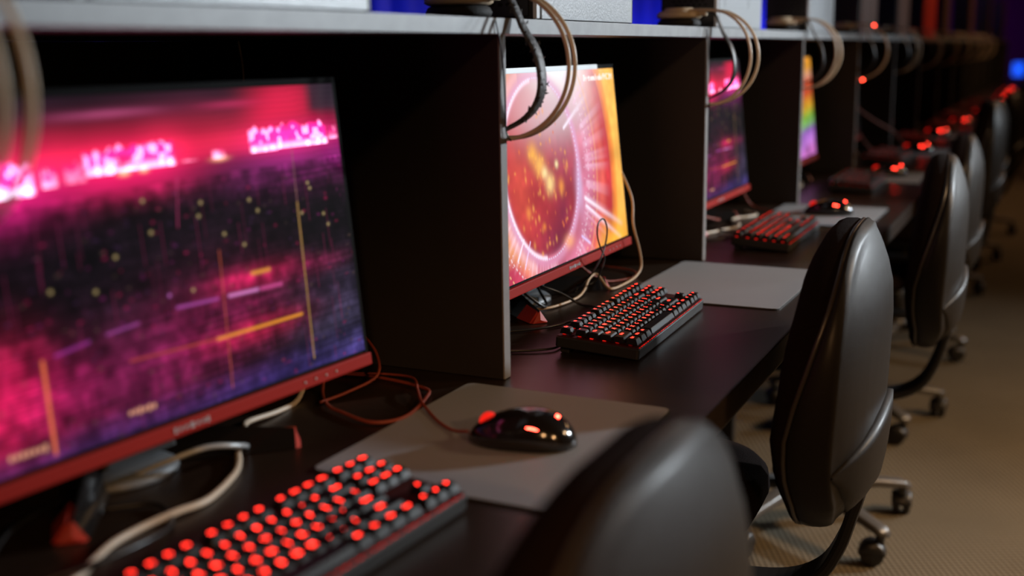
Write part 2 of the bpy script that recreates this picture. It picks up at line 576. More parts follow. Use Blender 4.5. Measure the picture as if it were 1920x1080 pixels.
def paint_city():
    p = Pic(384, 216, (28, 17, 28), 5)
    p.u = (p.u-0.0745)/(1-0.0745)
    p.v = p.v+(1-p.u)*(0.015+0.055*(1-p.v))
    n1, n2, n3 = p.noise(12, 7), p.noise(40, 26), p.noise(110, 60)
    # smoky red sky at the top, going out towards the corners
    p.blob(0.45, 0.865, 0.48, 0.065, (200, 22, 56), 0.8, 2.4)
    p.blob(0.83, 0.95, 0.10, 0.07, (190, 5, 50), 1.1, 3)
    p.blob(0.60, 0.95, 0.30, 0.05, (85, 16, 42), 0.7)
    p.mix(np.clip((p.u-0.90)/0.03, 0, 1)*np.clip((p.v-0.89)/0.03, 0, 1)*0.9, (48, 38, 50))
    p.blob(0.38, 0.955, 0.10, 0.012, (190, 80, 130), 0.7, 2)
    p.blob(0.68, 0.955, 0.07, 0.012, (190, 40, 90), 0.6, 2)
    p.blob(0.45, 0.83, 0.40, 0.04, (195, 28, 50), 0.7, 3)
    # glow under the skyline
    p.blob(0.90, 0.745, 0.22, 0.085, (150, 30, 120), 0.8)
    p.blob(0.40, 0.76, 0.17, 0.055, (195, 12, 84), 0.9)
    p.blob(0.12, 0.74, 0.13, 0.075, (180, 18, 110), 1.0)
    p.im *= (0.75+0.5*n1)[..., None]
    p.blob(0.42, 0.815, 0.15, 0.06, (255, 16, 100), 0.8)
    p.blob(0.85, 0.825, 0.14, 0.05, (255, 16, 110), 0.8)
    p.blob(0.12, 0.80, 0.12, 0.07, (255, 16, 110), 0.9)
    # skyline of lit blocks along one line
    r = p.r
    for (u0, u1, k, lo, hi) in ((0.0, 0.215, 2.4, .76, .87), (0.225, 0.262, 0.8, .77, .83), (0.27, 0.32, 0.35, .775, .84),
                                (0.315, 0.525, 1.5, .788, .872), (0.53, 0.58, 0.5, .79, .80), (0.615, 0.655, 0.7, .786, .825),
                                (0.72, 0.965, 1.5, .79, .885), (0.965, 1.0, 0.6, .80, .86)):
        m = ((p.u > u0) & (p.u < u1) & (p.v > lo))*1.0
        tops = lo+(hi-lo)*(0.72+0.28*np.interp(p.u, np.linspace(u0, u1, 22), r.rand(22)))
        m = m*np.clip((tops-p.v)/0.012, 0, 1)*np.clip((p.u-u0)/0.008, 0, 1)*np.clip((u1-p.u)/0.012, 0, 1)
        tex = 0.35+0.9*p.noise(90, 50)
        p.add(m*tex, (255, 40, 160), 1.15*k)
        p.add(m*(tex > 0.85), (255, 205, 240), 0.75*k)
        p.add(m*np.exp(-((p.v-lo-0.008)/0.012)**2), (255, 210, 235), 0.9*k)
    p.blob(0.40, 0.785, 0.012, 0.008, (255, 230, 150), 1.2)
    p.blob(0.445, 0.787, 0.010, 0.008, (255, 230, 150), 1.2)
    p.blob(0.636, 0.786, 0.02, 0.007, (255, 200, 140), 1.0)
    p.mix((np.abs(p.v-0.80) < 0.06)*(np.abs(p.u-0.405) < 0.02)*(p.v < 0.835)*(p.v > .80)*0.6, (150, 10, 70))
    # lower haze
    p.blob(0.60, 0.30, 0.17, 0.15, (110, 12, 58), 0.8)
    p.blob(0.68, 0.39, 0.10, 0.035, (205, 20, 80), 0.85)
    p.blob(0.66, 0.215, 0.13, 0.035, (190, 20, 60), 0.8)
    p.blob(0.09, 0.26, 0.085, 0.14, (200, 16, 74), 1.0)
    p.blob(0.19, 0.22, 0.10, 0.11, (130, 8, 66), 0.8)
    p.blob(0.86, 0.37, 0.10, 0.03, (120, 14, 60), 0.7)
    p.blob(0.40, 0.20, 0.16, 0.14, (120, 12, 70), 0.7)
    # blue violet ground
    g = np.clip((0.13-p.v)/0.13, 0, 1)
    p.add(g, (52, 42, 118), 0.75)
    p.blob(0.95, 0.14, 0.14, 0.16, (48, 46, 70), 0.8)
    low = p.v < 0.74
    p.im *= np.where(low, (0.35+1.1*n2*(0.5+n3))*np.interp(p.v, (0.38, 0.46, 0.66, 0.74), (1, 0.45, 0.45, 0.9)), 1)[..., None]
    p.im *= np.where(low, 0.55+0.9*p.noise(7, 150), 1)[..., None]
    # distant windows
    for _ in range(420):
        u, v = r.rand(), r.rand()*0.72
        c = [(170, 26, 84), (120, 32, 96), (70, 40, 80), (90, 70, 60)][r.randint(4)]
        p.blob(u, v, 0.0018+0.004*r.rand(), 0.003+0.002*r.rand(), c, 0.2+0.4*r.rand(), mix=True)
    for _ in range(70):
        u = r.rand()
        v = r.rand()*0.66
        p.line((u, v), (u, v+0.04+0.12*r.rand()), 0.0022, (150, 40, 90), 0.25)
    for u, v in ((.353, .553), (.62, .548), (.431, .696), (.919, .541), (.461, .404), (.30, .47), (.56, .62), (.57, .66), (.70, .64),
                 (.72, .60), (.52, .40), (.21, .50), (.67, .50), (.93, .50), (.885, .64), (.88, .66), (.85, .56), (.44, .60)):
        p.blob(u, v, 0.0036, 0.005, (195, 170, 115) if u != .461 else (205, 110, 200), 0.9, mix=True)
    p.line((.475, .361), (.579, .352), 0.005, (180, 80, 170), 0.75)
    p.line((.61, .35), (.69, .343), 0.006, (220, 130, 200), 0.9)
    p.line((.70, .342), (.76, .338), 0.007, (215, 80, 150), 0.8)
    p.line((.68, .40), (.73, .398), 0.007, (235, 160, 50), 0.8)
    p.line((.563, .227), (.81, .214), 0.005, (235, 150, 40), 1.0)
    p.line((.35, .250), (.563, .228), 0.004, (190, 70, 60), 0.7)
    p.line((.20, .33), (.27, .34), 0.005, (180, 60, 170), 0.5)
    p.line((.31, .345), (.38, .35), 0.005, (180, 80, 170), 0.5)
    p.line((.845, .80), (.835, .40), 0.0028, (150, 100, 100), 0.6)
    p.line((.840, .60), (.83, .046), 0.0032, (190, 150, 70), 0.75)
    p.line((.173, .323), (.170, .078), 0.006, (245, 120, 70), 0.95)
    p.line((.60, .50), (.585, .06), 0.003, (200, 90, 60), 0.6)
    p.line((.52, .75), (.505, .60), 0.003, (180, 60, 110), 0.6)
    # two rows of clock like glyph marks near the bottom
    for u0, v0, nn in ((.333, .104, 6), (.087, .107, 7)):
        for q in range(nn):
            p.blob(u0+q*0.011, v0-0.001*q, 0.0042, 0.009*(0.7+0.5*r.rand()), (235, 165, 130), 0.85, 4, mix=True)
    p.im *= (1-0.10*(np.sin(p.v*216*PI/2.0) > 0))[..., None]
    return p


GLY = {'D': ['110', '101', '101', '101', '110'], 'r': ['000', '000', '110', '100', '100'], 'e': ['000', '010', '111', '100', '011'],
       'a': ['000', '000', '011', '101', '011'], 'm': ['00000', '00000', '11110', '10101', '10101'], 'h': ['100', '100', '110', '101', '101'],
       'u': ['000', '000', '101', '101', '011'], 'b': ['100', '100', '110', '101', '110'], '/': ['001', '001', '010', '100', '100'],
       'P': ['110', '101', '110', '100', '100'], 'C': ['011', '100', '100', '100', '011'], ' ': ['0', '0', '0', '0', '0'],
       '3': ['110', '001', '010', '001', '110'], '1': ['01', '11', '01', '01', '01']}


def paint_ring():
    p = Pic(448, 252, (196, 62, 66), 11)
    X, Y = p.u*1.778, p.v
    cx, cy = 0.64, 0.51
    R = np.hypot(X-cx, Y-cy)
    A = np.arctan2(Y-cy, X-cx)
    n1, n2, n3 = p.noise(14, 8), p.noise(45, 26), p.noise(130, 74)
    # colour bands outside the ring
    p.mix(np.exp(-((R-0.60)/0.14)**2), (214, 120, 150))
    p.mix(np.exp(-((R-0.82)/0.07)**2)*0.9, (226, 96, 84))
    R2 = np.hypot(X-0.66, (Y-0.45)*0.92)
    p.mix(np.exp(-((R2-0.88)/0.05)**2)*0.85, (206, 52, 60))
    p.mix(np.clip((R2-0.93)/0.03, 0, 1), (248, 146, 62))
    p.mix(np.exp(-((R2-0.965)/0.010)**2)*0.6, (214, 74, 56))
    p.mix(np.clip((R2-1.00)/0.03, 0, 1), (252, 184, 84))
    p.mix(np.clip((R-0.75)/0.1, 0, 1)*np.clip((0.2-p.v)/0.2, 0, 1)*np.clip((p.u-0.6)/0.2, 0, 1), (255, 176, 58))
    # left side beyond the ring
    p.mix(np.clip((R-0.50)/0.06, 0, 1)*np.clip((0.30-p.u)/0.12, 0, 1)*0.9, (246, 160, 100))
    p.mix(np.clip((R-0.53)/0.10, 0, 1)*np.clip((0.16-p.v)/0.1, 0, 1)*np.clip((0.45-p.u)/0.2, 0, 1), (206, 66, 96))
    # disc
    disc = np.clip((0.455-R)/0.02, 0, 1)
    p.mix(disc, (176, 50, 58))
    p.mix(disc*np.exp(-(((X-0.95)/0.22)**2+((Y-0.62)/0.3)**2))*0.75, (150, 60, 86))
    p.mix(disc*np.exp(-(((X-0.72)/0.22)**2+((Y-0.12)/0.12)**2))*0.9, (120, 38, 66))
    p.mix(disc*np.exp(-(((X-0.85)/0.1)**2+((Y-0.25)/0.12)**2))*0.7, (112, 34, 66))
    p.mix(disc*np.exp(-(((X-0.35)/0.13)**2+((Y-0.45)/0.25)**2))*0.6, (216, 82, 62))
    p.im *= (0.78+0.44*n1*(0.6+0.8*n2))[..., None]
    # glare on the screen, painted as pale haze into the picture's upper half
    p.mix(np.exp(-(np.abs((p.u-0.53)/0.27)**3+((p.v-1.03)/0.27)**2))*1.0, (254, 252, 252))
    p.mix(np.exp(-(((p.u-0.46)/0.24)**2+((p.v-0.80)/0.14)**2))*0.7, (214, 186, 194))
    p.mix(np.exp(-(((p.u-0.26)/0.14)**2+((p.v-0.86)/0.14)**2))*0.5, (226, 160, 168))
    # bright ring
    p.mix(np.exp(-((R-0.475)/0.03)**2)*(0.55+0.35*np.cos(A-PI*0.0)**2), (226, 168, 206))
    p.mix(np.exp(-((R-0.455)/0.012)**2)*(p.u < 0.33)*0.95, (255, 226, 240))
    p.mix(np.exp(-((R-0.52)/0.03)**2)*(p.u < 0.25)*0.7, (248, 190, 190))
    p.mix(np.exp(-(((X-1.10)/0.055)**2+((Y-0.36)/0.13)**2))*0.75, (206, 176, 214))
    dash = (np.sin(A*110) > 0.0)
    for rr_, c, k in ((0.462, (235, 225, 255), 0.8), (0.615, (255, 240, 250), 0.55), (0.69, (255, 214, 150), 0.6)):
        p.mix(np.exp(-((R-rr_)/0.005)**2)*dash*k, c)
    p.mix(np.exp(-((R-0.74)/0.008)**2)*0.4*(p.u > .5), (255, 190, 110))
    # radial spikes on the right and the lower left
    spk = np.clip(p.noise(3, 3)*0+np.interp((A+PI)/(2*PI), np.linspace(0, 1, 260), p.r.rand(260)**3), 0, 1)
    p.mix(spk*np.clip((R-0.56)/0.03, 0, 1)*np.clip((0.95-R)/0.35, 0, 1)*(p.u > 0.55)*0.75, (250, 206, 232))
    p.mix(spk*np.clip((R-0.48)/0.03, 0, 1)*np.clip((0.66-R)/0.15, 0, 1)*(p.u < 0.4)*(p.v < .3)*0.8, (255, 220, 235))
    # gold sparks
    r = p.r
    for _ in range(110):
        a, q = r.rand()*2*PI, r.rand()**0.7*0.40
        u, v = (cx-0.03+q*math.cos(a))/1.778, cy-0.06+q*math.sin(a)*0.95
        k = r.rand()
        p.blob(u, v, 0.003+0.005*k, 0.008+0.018*k*r.rand(), (246, 168, 84) if k > .5 else (228, 112, 62), 0.25+0.5*r.rand(), mix=True)
    for u, v, ru, rv, c in ((.34, .534, .035, .05, (255, 196, 96)), (.30, .60, .03, .05, (250, 180, 80)), (.40, .43, .03, .05, (255, 226, 150)),
                            (.37, .49, .02, .03, (255, 236, 170)), (.46, .52, .012, .02, (255, 240, 180)), (.235, .312, .016, .03, (236, 140, 70)),
                            (.48, .40, .02, .04, (240, 150, 70)), (.33, .22, .012, .02, (230, 130, 60)), (.50, .10, .035, .035, (250, 170, 110))):
        p.blob(u, v, ru, rv, c, 0.8*1.0, mix=True)
    # light beams
    p.line((.54, .70), (.735, .855), 0.010, (252, 240, 255), 0.95, fade=0.8)
    p.line((.655, .300), (.95, .085), 0.012, (255, 240, 255), 1.0, fade=0.4)
    p.line((.660, .255), (.93, .010), 0.010, (252, 236, 255), 0.95, fade=0.4)
    p.line((.135, .10), (.185, .19), 0.006, (255, 235, 250), 0.9)
    p.line((.175, .05), (.225, .17), 0.005, (240, 210, 250), 0.9)
    p.line((.60, .10), (.66, .045), 0.008, (226, 206, 255), 0.9)
    for _ in range(120):
        a = r.rand()*2*PI
        q = 0.60+0.03*r.randn()
        p.blob((cx+q*math.cos(a))/1.778, cy+q*math.sin(a), 0.002, 0.003, (250, 236, 255), 0.9, mix=True)
    # caption in the upper right corner
    x = 0.738
    for ch in 'Dreamhub/PC 31':
        gl = GLY[ch]
        wch = len(gl[0])
        for j, row in enumerate(gl):
            for i, b in enumerate(row):
                if b == '1':
                    m = (np.abs(p.u-(x+i*0.0046)) < 0.0030)*(np.abs(p.v-(0.968-j*0.0068)) < 0.0045)
                    p.mix(m*0.95, (255, 252, 250))
        x += (wch+1)*0.0046
    p.im *= 1.12
    return p


def paint_rainbow():
    p = Pic(192, 108, (210, 130, 70), 3)
    V = p.v+0.06*np.sin(p.u*5)+0.05*(p.noise(9, 6)-0.5)
    stops = [(0.0, (196, 110, 190)), (0.10, (190, 120, 214)), (0.22, (150, 100, 190)), (0.30, (132, 190, 110)), (0.36, (120, 170, 60)),
             (0.45, (214, 160, 40)), (0.58, (190, 70, 40)), (0.70, (206, 84, 50)), (0.76, (226, 160, 130)), (0.84, (232, 160, 50)),
             (1.0, (236, 150, 40))]
    for c in range(3):
        p.im[..., c] = np.interp(V, [s[0] for s in stops], [lin(s[1])[c] for s in stops])
    p.im *= (0.6+0.7*p.noise(22, 14))[..., None]
    return p


def screen_mesh(name, pic, wd, ht):
    """flat grid in local (x=0), y across, z up, coloured per cell"""
    w_, h_ = pic.w, pic.h
    ys, zs = np.linspace(0, wd, w_+1), np.linspace(0, ht, h_+1)
    Yg, Zg = np.meshgrid(ys, zs)
    co = np.stack([np.zeros_like(Yg), Yg, Zg], -1).reshape(-1, 3)
    I, J = np.meshgrid(np.arange(w_), np.arange(h_))
    a = (J*(w_+1)+I).ravel()
    quads = np.stack([a, a+1, a+w_+2, a+w_+1], -1)
    me = bpy.data.meshes.new(name)
    me.vertices.add(len(co))
    me.vertices.foreach_set('co', co.ravel())
    nf = len(quads)
    me.loops.add(nf*4)
    me.loops.foreach_set('vertex_index', quads.ravel().astype(np.int32))
    me.polygons.add(nf)
    me.polygons.foreach_set('loop_start', np.arange(0, nf*4, 4, dtype=np.int32))
    me.update(calc_edges=True)
    ca = me.color_attributes.new('picture', 'FLOAT_COLOR', 'CORNER')
    c = np.concatenate([np.clip(pic.im, 0, 3), np.ones((h_, w_, 1))], -1).reshape(-1, 4)
    ca.data.foreach_set('color', np.repeat(c, 4, axis=0).ravel().astype(np.float32))
    me.materials.append(M['screen'])
    return me


SW, SH = 0.570, 0.3207       # visible picture
ZB = 0.829-T                 # picture's lower edge above the desk
TILT = math.atan2(0.033, 0.319)
city = screen_mesh('screen', paint_city(), SW, SH)
ring = screen_mesh('screen', paint_ring(), SW, SH)
rainbow = screen_mesh('screen', paint_rainbow(), SW, SH)
ROT = Matrix.Rotation(-TILT, 3, 'Y')


def make_monitor(k, label, scr, strip=False, swing=0.0):
    """origin on the desk under the picture's near lower corner, facing +x"""
    y0 = (k-1)*S + 0.181
    t = thing('monitor', label, 'monitor', (-0.097-SW*math.sin(swing), y0+SW*(1-math.cos(swing)), T), -swing, 'monitors in the desk bays')

    def P(x, y, z):          # panel space -> local
        return ROT @ Vector((x, y, z)) + Vector((0, 0, ZB))

    def boxp(mb, c, s, mi=0, bev=0.0):
        mb.box(P(*c), s, mi, ROT, bev)
    h = MB()
    boxp(h, (-0.020, SW/2, SH/2-0.006), (0.028, SW+0.012, SH+0.022), bev=0.003)
    boxp(h, (-0.040, SW/2, SH/2-0.02), (0.022, SW*0.62, SH*0.6), bev=0.006)
    h.build('housing', M['matte'], t)
    fr = MB()
    boxp(fr, (-0.003, -0.003, SH/2), (0.008, 0.006, SH+0.01))
    boxp(fr, (-0.003, SW+0.003, SH/2), (0.008, 0.006, SH+0.01))
    boxp(fr, (-0.003, SW/2, SH+0.004), (0.008, SW+0.012, 0.007))
    boxp(fr, (-0.003, SW/2, -0.0022), (0.006, SW+0.006, 0.004))
    fr.build('side_bezel', M['bezel_black'], t)
    bz = MB()
    boxp(bz, (-0.001, SW/2, -0.0115), (0.014, SW+0.012, 0.0150), bev=0.0018)
    b = bz.build('bottom_bezel', M['red_bezel'], t)
    bt = MB()
    for q in range(4):
        bt.lathe([(0.0, 0.0), (0.0016, 0.0), (0.0014, 0.0009), (0.0, 0.0011)], P(0.0062, SW-0.115+q*0.018, -0.0115), 8, axis=0)
    bt.build('control_buttons', M['silver'], b)
    em = MB()
    for q, (yy, ww) in enumerate(((-0.021, .004), (-0.014, .004), (-0.007, .004), (0.001, .006), (0.009, .004), (0.016, .004), (0.022, .004))):
        boxp(em, (0.0064, SW/2+yy, -0.0115), (0.0012, ww*0.8, 0.0055 if q in (0, 3, 6) else 0.0035))
    em.build('maker_badge', M['silver'], b)
    if isinstance(scr, bpy.types.Mesh):
        so = bpy.data.objects.new('screen', scr)
        COL.objects.link(so)
        so.parent = t
        so.location = P(0.0016, 0, 0)
        so.rotation_euler = (0, -TILT, 0)
    else:
        sb = MB()
        boxp(sb, (0.0, SW/2, SH/2), (0.003, SW, SH))
        sb.build('screen', M['screen_off'], t)
    if strip:  # glare on the top bezel, added as a glowing strip
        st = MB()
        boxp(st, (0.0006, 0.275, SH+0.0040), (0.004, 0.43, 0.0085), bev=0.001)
        o = st.build('glare_strip', M['edge_glare'], t)
        o['label'] = 'white glare on the top edge, put in as a glowing strip'
    nk = MB()
    nk.rings([[Vector((-0.085+px_, SW/2+py_, z_)) for px_, py_ in rrect(0.03, wd_, 0.008)] for z_, wd_ in
              ((0.02, 0.10), (0.06, 0.075), (0.14, 0.06), (0.24, 0.055))], smooth=False)
    nk.build('stand_neck', M['matte'], t)
    hub = MB()
    hub.rings([[Vector((-0.085+0.045*k_*math.cos(a_), SW/2-0.01+0.060*k_*math.sin(a_), z_)) for a_ in [2*PI*q/20 for q in range(20)]] for z_, k_ in ((0.001, 1.0), (0.006, 1.0), (0.012, 0.85), (0.016, 0.5), (0.017, 0.05))])
    hub.build('stand_hub', M['hub_silver'], t)
    for s in (-1, 1):
        ft = MB()
        a0, a1 = Vector((-0.105, SW/2+s*0.04, 0)), Vector((0.006, SW/2+s*0.150, 0))
        d = (a1-a0).normalized()
        nrm = Vector((-d.y, d.x, 0))
        secs = []
        for tt, hw, hh in ((0.0, 0.026, 0.034), (0.5, 0.022, 0.029), (1.0, 0.016, 0.020)):
            c = a0.lerp(a1, tt)
            secs.append([c+nrm*hw+Vector((0, 0, 0.001)), c+nrm*hw*0.15+Vector((0, 0, hh)), c-nrm*hw+Vector((0, 0, 0.001))])
        ft.rings(secs, smooth=False)
        fo = ft.build('stand_foot', M['gloss'], t)
        tp = MB()
        c0, c1 = a0.lerp(a1, 0.72), a0.lerp(a1, 1.01)
        on = nrm*s
        tp.rings([[c0+on*0.0225+Vector((0, 0, 0.0015)), c0+on*0.004+Vector((0, 0, 0.0225)), c0+on*0.002+Vector((0, 0, 0.002))],
                  [c1+on*0.0165+Vector((0, 0, 0.0015)), c1+on*0.003+Vector((0, 0, 0.0205)), c1-on*0.002+Vector((0, 0, 0.002))]], smooth=False)
        c2 = a0.lerp(a1, 1.035)
        tp.rings([[a1+nrm*0.0155+Vector((0, 0, 0.001)), a1+nrm*0.0024+Vector((0, 0, 0.0205)), a1-nrm*0.0155+Vector((0, 0, 0.001))],
                  [c2+nrm*0.012+Vector((0, 0, 0.001)), c2+nrm*0.0015+Vector((0, 0, 0.006)), c2-nrm*0.012+Vector((0, 0, 0.001))]], smooth=False)
        tp.build('red_tip', M['red_plastic'], fo)
    return t


make_monitor(0, 'monitor showing a magenta night city, red bottom bezel, in the nearest bay', city, swing=math.radians(6))
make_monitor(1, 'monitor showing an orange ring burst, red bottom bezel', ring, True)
make_monitor(2, 'monitor with a magenta city picture cut off by the third divider', city)
make_monitor(3, 'monitor with a yellow, green and violet picture glimpsed between two dividers', rainbow)
for k in range(4, 9):
    make_monitor(k, 'switched off monitor in the %s bay of the row' % ORD[k], None)

# ------------------------------------------------------------------ keyboards
U = 0.01905
ROWS = [
    (0.0, [('Esc', 0, 1)] + [('F%d' % (i+1), 2+i, 1) for i in range(4)] + [('F%d' % (i+5), 6.5+i, 1) for i in range(4)]
     + [('F%d' % (i+9), 11+i, 1) for i in range(4)] + [('Prt', 15.25, 1), ('Scr', 16.25, 1), ('Pau', 17.25, 1)]),
    (1.25, [(c, i, 1) for i, c in enumerate('`1234567890-=')] + [('Back', 13, 2), ('Ins', 15.25, 1), ('Hm', 16.25, 1), ('PU', 17.25, 1)]),
    (2.25, [('Tab', 0, 1.5)] + [(c, 1.5+i, 1) for i, c in enumerate('QWERTYUIOP[]')] + [('\\', 13.5, 1.5), ('Del', 15.25, 1), ('End', 16.25, 1), ('PD', 17.25, 1)]),
    (3.25, [('Caps', 0, 1.75)] + [(c, 1.75+i, 1) for i, c in enumerate("ASDFGHJKL;'")] + [('Enter', 12.75, 2.25)]),
    (4.25, [('Shift', 0, 2.25)] + [(c, 2.25+i, 1) for i, c in enumerate('ZXCVBNM,./')] + [('Shift', 12.25, 2.75), ('^', 16.25, 1)]),
    (5.25, [('Ctrl', 0, 1.25), ('Win', 1.25, 1.25), ('Alt', 2.5, 1.25), (' ', 3.75, 6.25), ('Alt', 10, 1.25), ('Fn', 11.25, 1.25),
            ('Mn', 12.5, 1.25), ('Ctrl', 13.75, 1.25), ('<', 15.25, 1), ('v', 16.25, 1), ('>', 17.25, 1)])]
_gl = {}


def glyph(s):
    """flat lettering (verts in the key-top plane, faces) made from Blender's own font"""
    if s in _gl:
        return _gl[s]
    cu = bpy.data.curves.new('lettering', 'FONT')
    cu.body = s
    cu.size = 0.0088 if len(s) == 1 else 0.0058
    cu.resolution_u = 1
    cu.align_x = 'CENTER'
    cu.align_y = 'CENTER'
    o = bpy.data.objects.new('lettering', cu)
    COL.objects.link(o)
    dg = bpy.context.evaluated_depsgraph_get()
    me = bpy.data.meshes.new_from_object(o.evaluated_get(dg))
    vs = [v.co.copy() for v in me.vertices]
    fs = [tuple(p.vertices) for p in me.polygons]
    bpy.data.objects.remove(o)
    bpy.data.meshes.remove(me)
    bpy.data.curves.remove(cu)
    _gl[s] = (vs, fs)
    return _gl[s]


KT = math.radians(4.2)
KL, KD = 18.25*U, 6.25*U


def key_shape(mb, s, wu, cx, cy, z0, row):
    """one keycap; keyboard local frame: +y along the keys (left to right), +x towards the typist"""
    lw = wu*U-0.0010
    prof = [(0.0, lw/2, 0.0090, 0.0), (0.0012, lw/2-0.0002, 0.0088, 0.0), (0.0072, lw/2-0.0026, 0.0066, -0.0010), (0.0080, lw/2-0.0034, 0.0058, -0.0010)]
    rr = []
    for dz, hy, hx, off in prof:
        rr.append([Vector((cx+off+px_, cy+py_, z0+dz+(0.0006*(row in (0, 1)))*(dz > 0.005))) for px_, py_ in
                   [(-hx, -hy+.0012), (-hx+.0012, -hy), (hx-.0012, -hy), (hx, -hy+.0012), (hx, hy-.0012), (hx-.0012, hy), (-hx+.0012, hy), (-hx, hy-.0012)]])
    mb.rings(rr, 0, smooth=False)
    if s.strip():
        vs, fs = glyph(s)
        top_ = z0+0.0080+(0.0006*(row in (0, 1)))+0.00015
        # text x -> +y, text y -> -x
        mb.add([Vector((cx-0.0010-0.0017-p.y, cy+p.x, top_)) for p in vs], fs, 1)


def make_keyboard(label, loc, rz, join=False):
    """origin on the desk at the board's centre; tilt is built in"""
    t = thing('keyboard', label, 'keyboard', loc, rz, 'red lit mechanical keyboards')
    TR = Matrix.Rotation(KT, 4, 'Y')
    TR = Matrix.Translation((0, 0, 0.0065)) @ TR

    def bld(mb, name, mats, par=t):
        mb.v = [tuple(TR @ Vector(p)) for p in mb.v]
        return mb.build(name, mats, par)
    hx, hy = KD/2+0.004, KL/2+0.0045
    c = MB()
    c.rings([[Vector((px_, py_, z_)) for px_, py_ in rrect(2*hx*k_, 2*hy*k_, 0.004, 3)] for z_, k_ in
             ((0.0, 0.985), (0.002, 1.0), (0.0150, 1.0), (0.0165, 0.99))], smooth=False)
    bld(c, 'case', M['matte'])
    c = MB()
    c.box((0, 0, 0.0170), (KD+0.003, KL+0.004, 0.0014))
    bld(c, 'key_plate', M['plate'])
    # row of small red lamps under the keys, showing in the gaps
    c = MB()
    for ry, ks in ROWS:
        for s, kx, wu in ks:
            nn = max(1, int(round(wu)))
            for q in range(nn):
                cy = -KL/2+(kx+(q+0.5)*wu/nn)*U
                cx = -KD/2+(ry+0.5)*U
                c.box((cx-0.0045, cy, 0.0184), (0.0045, 0.0045, 0.0012))
    for q in range(36):
        c.box((KD/2+0.0022, -KL/2+(q+0.5)*KL/36, 0.0172), (0.0008, KL/36*(0.25+0.45*((q*7) % 5)/4), 0.0007))
    o = bld(c, 'backlight', M['led_glow'])
    o['kind'] = 'stuff'
    # rear feet
    for s_ in (-1, 1):
        c = MB()
        c.box((-hx+0.012, s_*(hy-0.022), -0.0045), (0.014, 0.022, 0.0105), bev=0.002)
        fo = bld(c, 'foot', M['matte'])
    allk = MB()
    for r_i, (ry, ks) in enumerate(ROWS):
        for s, kx, wu in ks:
            cy, cx = -KL/2+(kx+wu/2)*U, -KD/2+(ry+0.5)*U
            mb = allk if join else MB()
            key_shape(mb, s, wu, cx, cy, 0.0205, r_i)
            if not join:
                bld(mb, 'keycap', [M['keycap'], M['led_legend']])
    if join:
        o = bld(allk, 'keycaps', [M['keycap'], M['led_legend']])
        o['kind'] = 'stuff'
    return t


kg = 'red lit mechanical keyboards'
kb = make_keyboard('black keyboard with red lit keys lying in the nearest bay before the magenta screen', (0.084, -0.588, T), math.radians(-5))
dup(kb, (0.0685, 0.3275, T), math.radians(1.5), 'sharp black keyboard with red lit keys before the orange screen', kg)
dup(kb, (0.079, 1.275, T), math.radians(0.6), 'black keyboard with red lit keys in the third bay beside a mouse', kg)
dup(kb, (0.090, 2.352, T), math.radians(1.0), 'black keyboard with red lit keys in the fourth bay', kg)
kj = make_keyboard('black keyboard with dim red lit keys in the fifth bay', (0.06, 3.25, T), math.radians(-3), True)
for k, yy, xx, rz in ((5, 4.17, 0.05, 4), (6, 5.10, 0.09, 0), (7, 6.05, 0.07, -2), (8, 7.0, 0.08, 3), (9, 7.93, 0.08, 0)):
    dup(kj, (xx, yy, T), math.radians(rz), 'black keyboard with dim red lit keys in the %s bay' % ORD[k], kg)


def relight(root, m):
    for ch in root.children:
        for o in (ch,) + tuple(ch.children):
            if o.name.startswith('keycap') and len(o.material_slots) > 1:
                o.material_slots[1].link = 'OBJECT'
                o.material_slots[1].material = m
            if o.name.startswith('backlight') and m is M['led_dim']:
                o.material_slots[0].link = 'OBJECT'
                o.material_slots[0].material = M['glow_dim']


M['led_mid'] = emit('lit_key_legend_medium', (1.0, 0.035, 0.02), 11.0)
M['led_low'] = emit('lit_key_legend_low', (1.0, 0.035, 0.02), 5.0)
M['led_dim'] = emit('lit_key_legend_dim', (1.0, 0.04, 0.03), 0.9)
M['glow_dim'] = emit('red_backlight_dim', (1.0, 0.012, 0.006), 0.25)
_kbs = [o for o in scene.objects if o.parent is None and o.name.startswith('keyboard')]
for o in _kbs:
    if o.location.y > 2.0:
        relight(o, M['led_dim'])
    elif o.location.y > 1.0:
        relight(o, M['led_low'])
    elif o.location.y > 0:
        relight(o, M['led_mid'])

# ------------------------------------------------------------------ mouse mats
def make_mat(label, loc, rz, w_, l_):
    t = thing('mouse_mat', label, 'mouse mat', loc, rz, 'grey mouse mats')
    m = MB()
    m.prism(rrect(w_, l_, 0.012), 2, 0.0, 0.0022)
    m.build('rubber_base', M['mat_edge'], t)
    m = MB()
    m.prism(rrect(w_-0.003, l_-0.003, 0.011), 2, 0.0022, 0.0030)
    m.build('cloth_top', M['mat'], t)
    return t


make_mat('grey mouse mat under the mouse in the nearest bay', (0.103, -0.213, T), math.radians(-1), 0.283, 0.352)
make_mat('empty grey mouse mat beside the keyboard in the second bay', (0.106, 0.732, T), math.radians(-0.8), 0.286, 0.372)
make_mat('grey mouse mat under the mouse in the third bay', (0.108, 1.685, T), 0.0, 0.28, 0.372)
make_mat('grey mouse mat under the mouse in the fourth bay', (0.112, 2.655, T), math.radians(1), 0.28, 0.352)
make_mat('grey mouse mat under the mouse in the fifth bay', (0.105, 3.60, T), 0.02, 0.28, 0.352)
make_mat('grey mouse mat under the mouse in the sixth bay', (0.105, 4.53, T), 0.0, 0.28, 0.352)


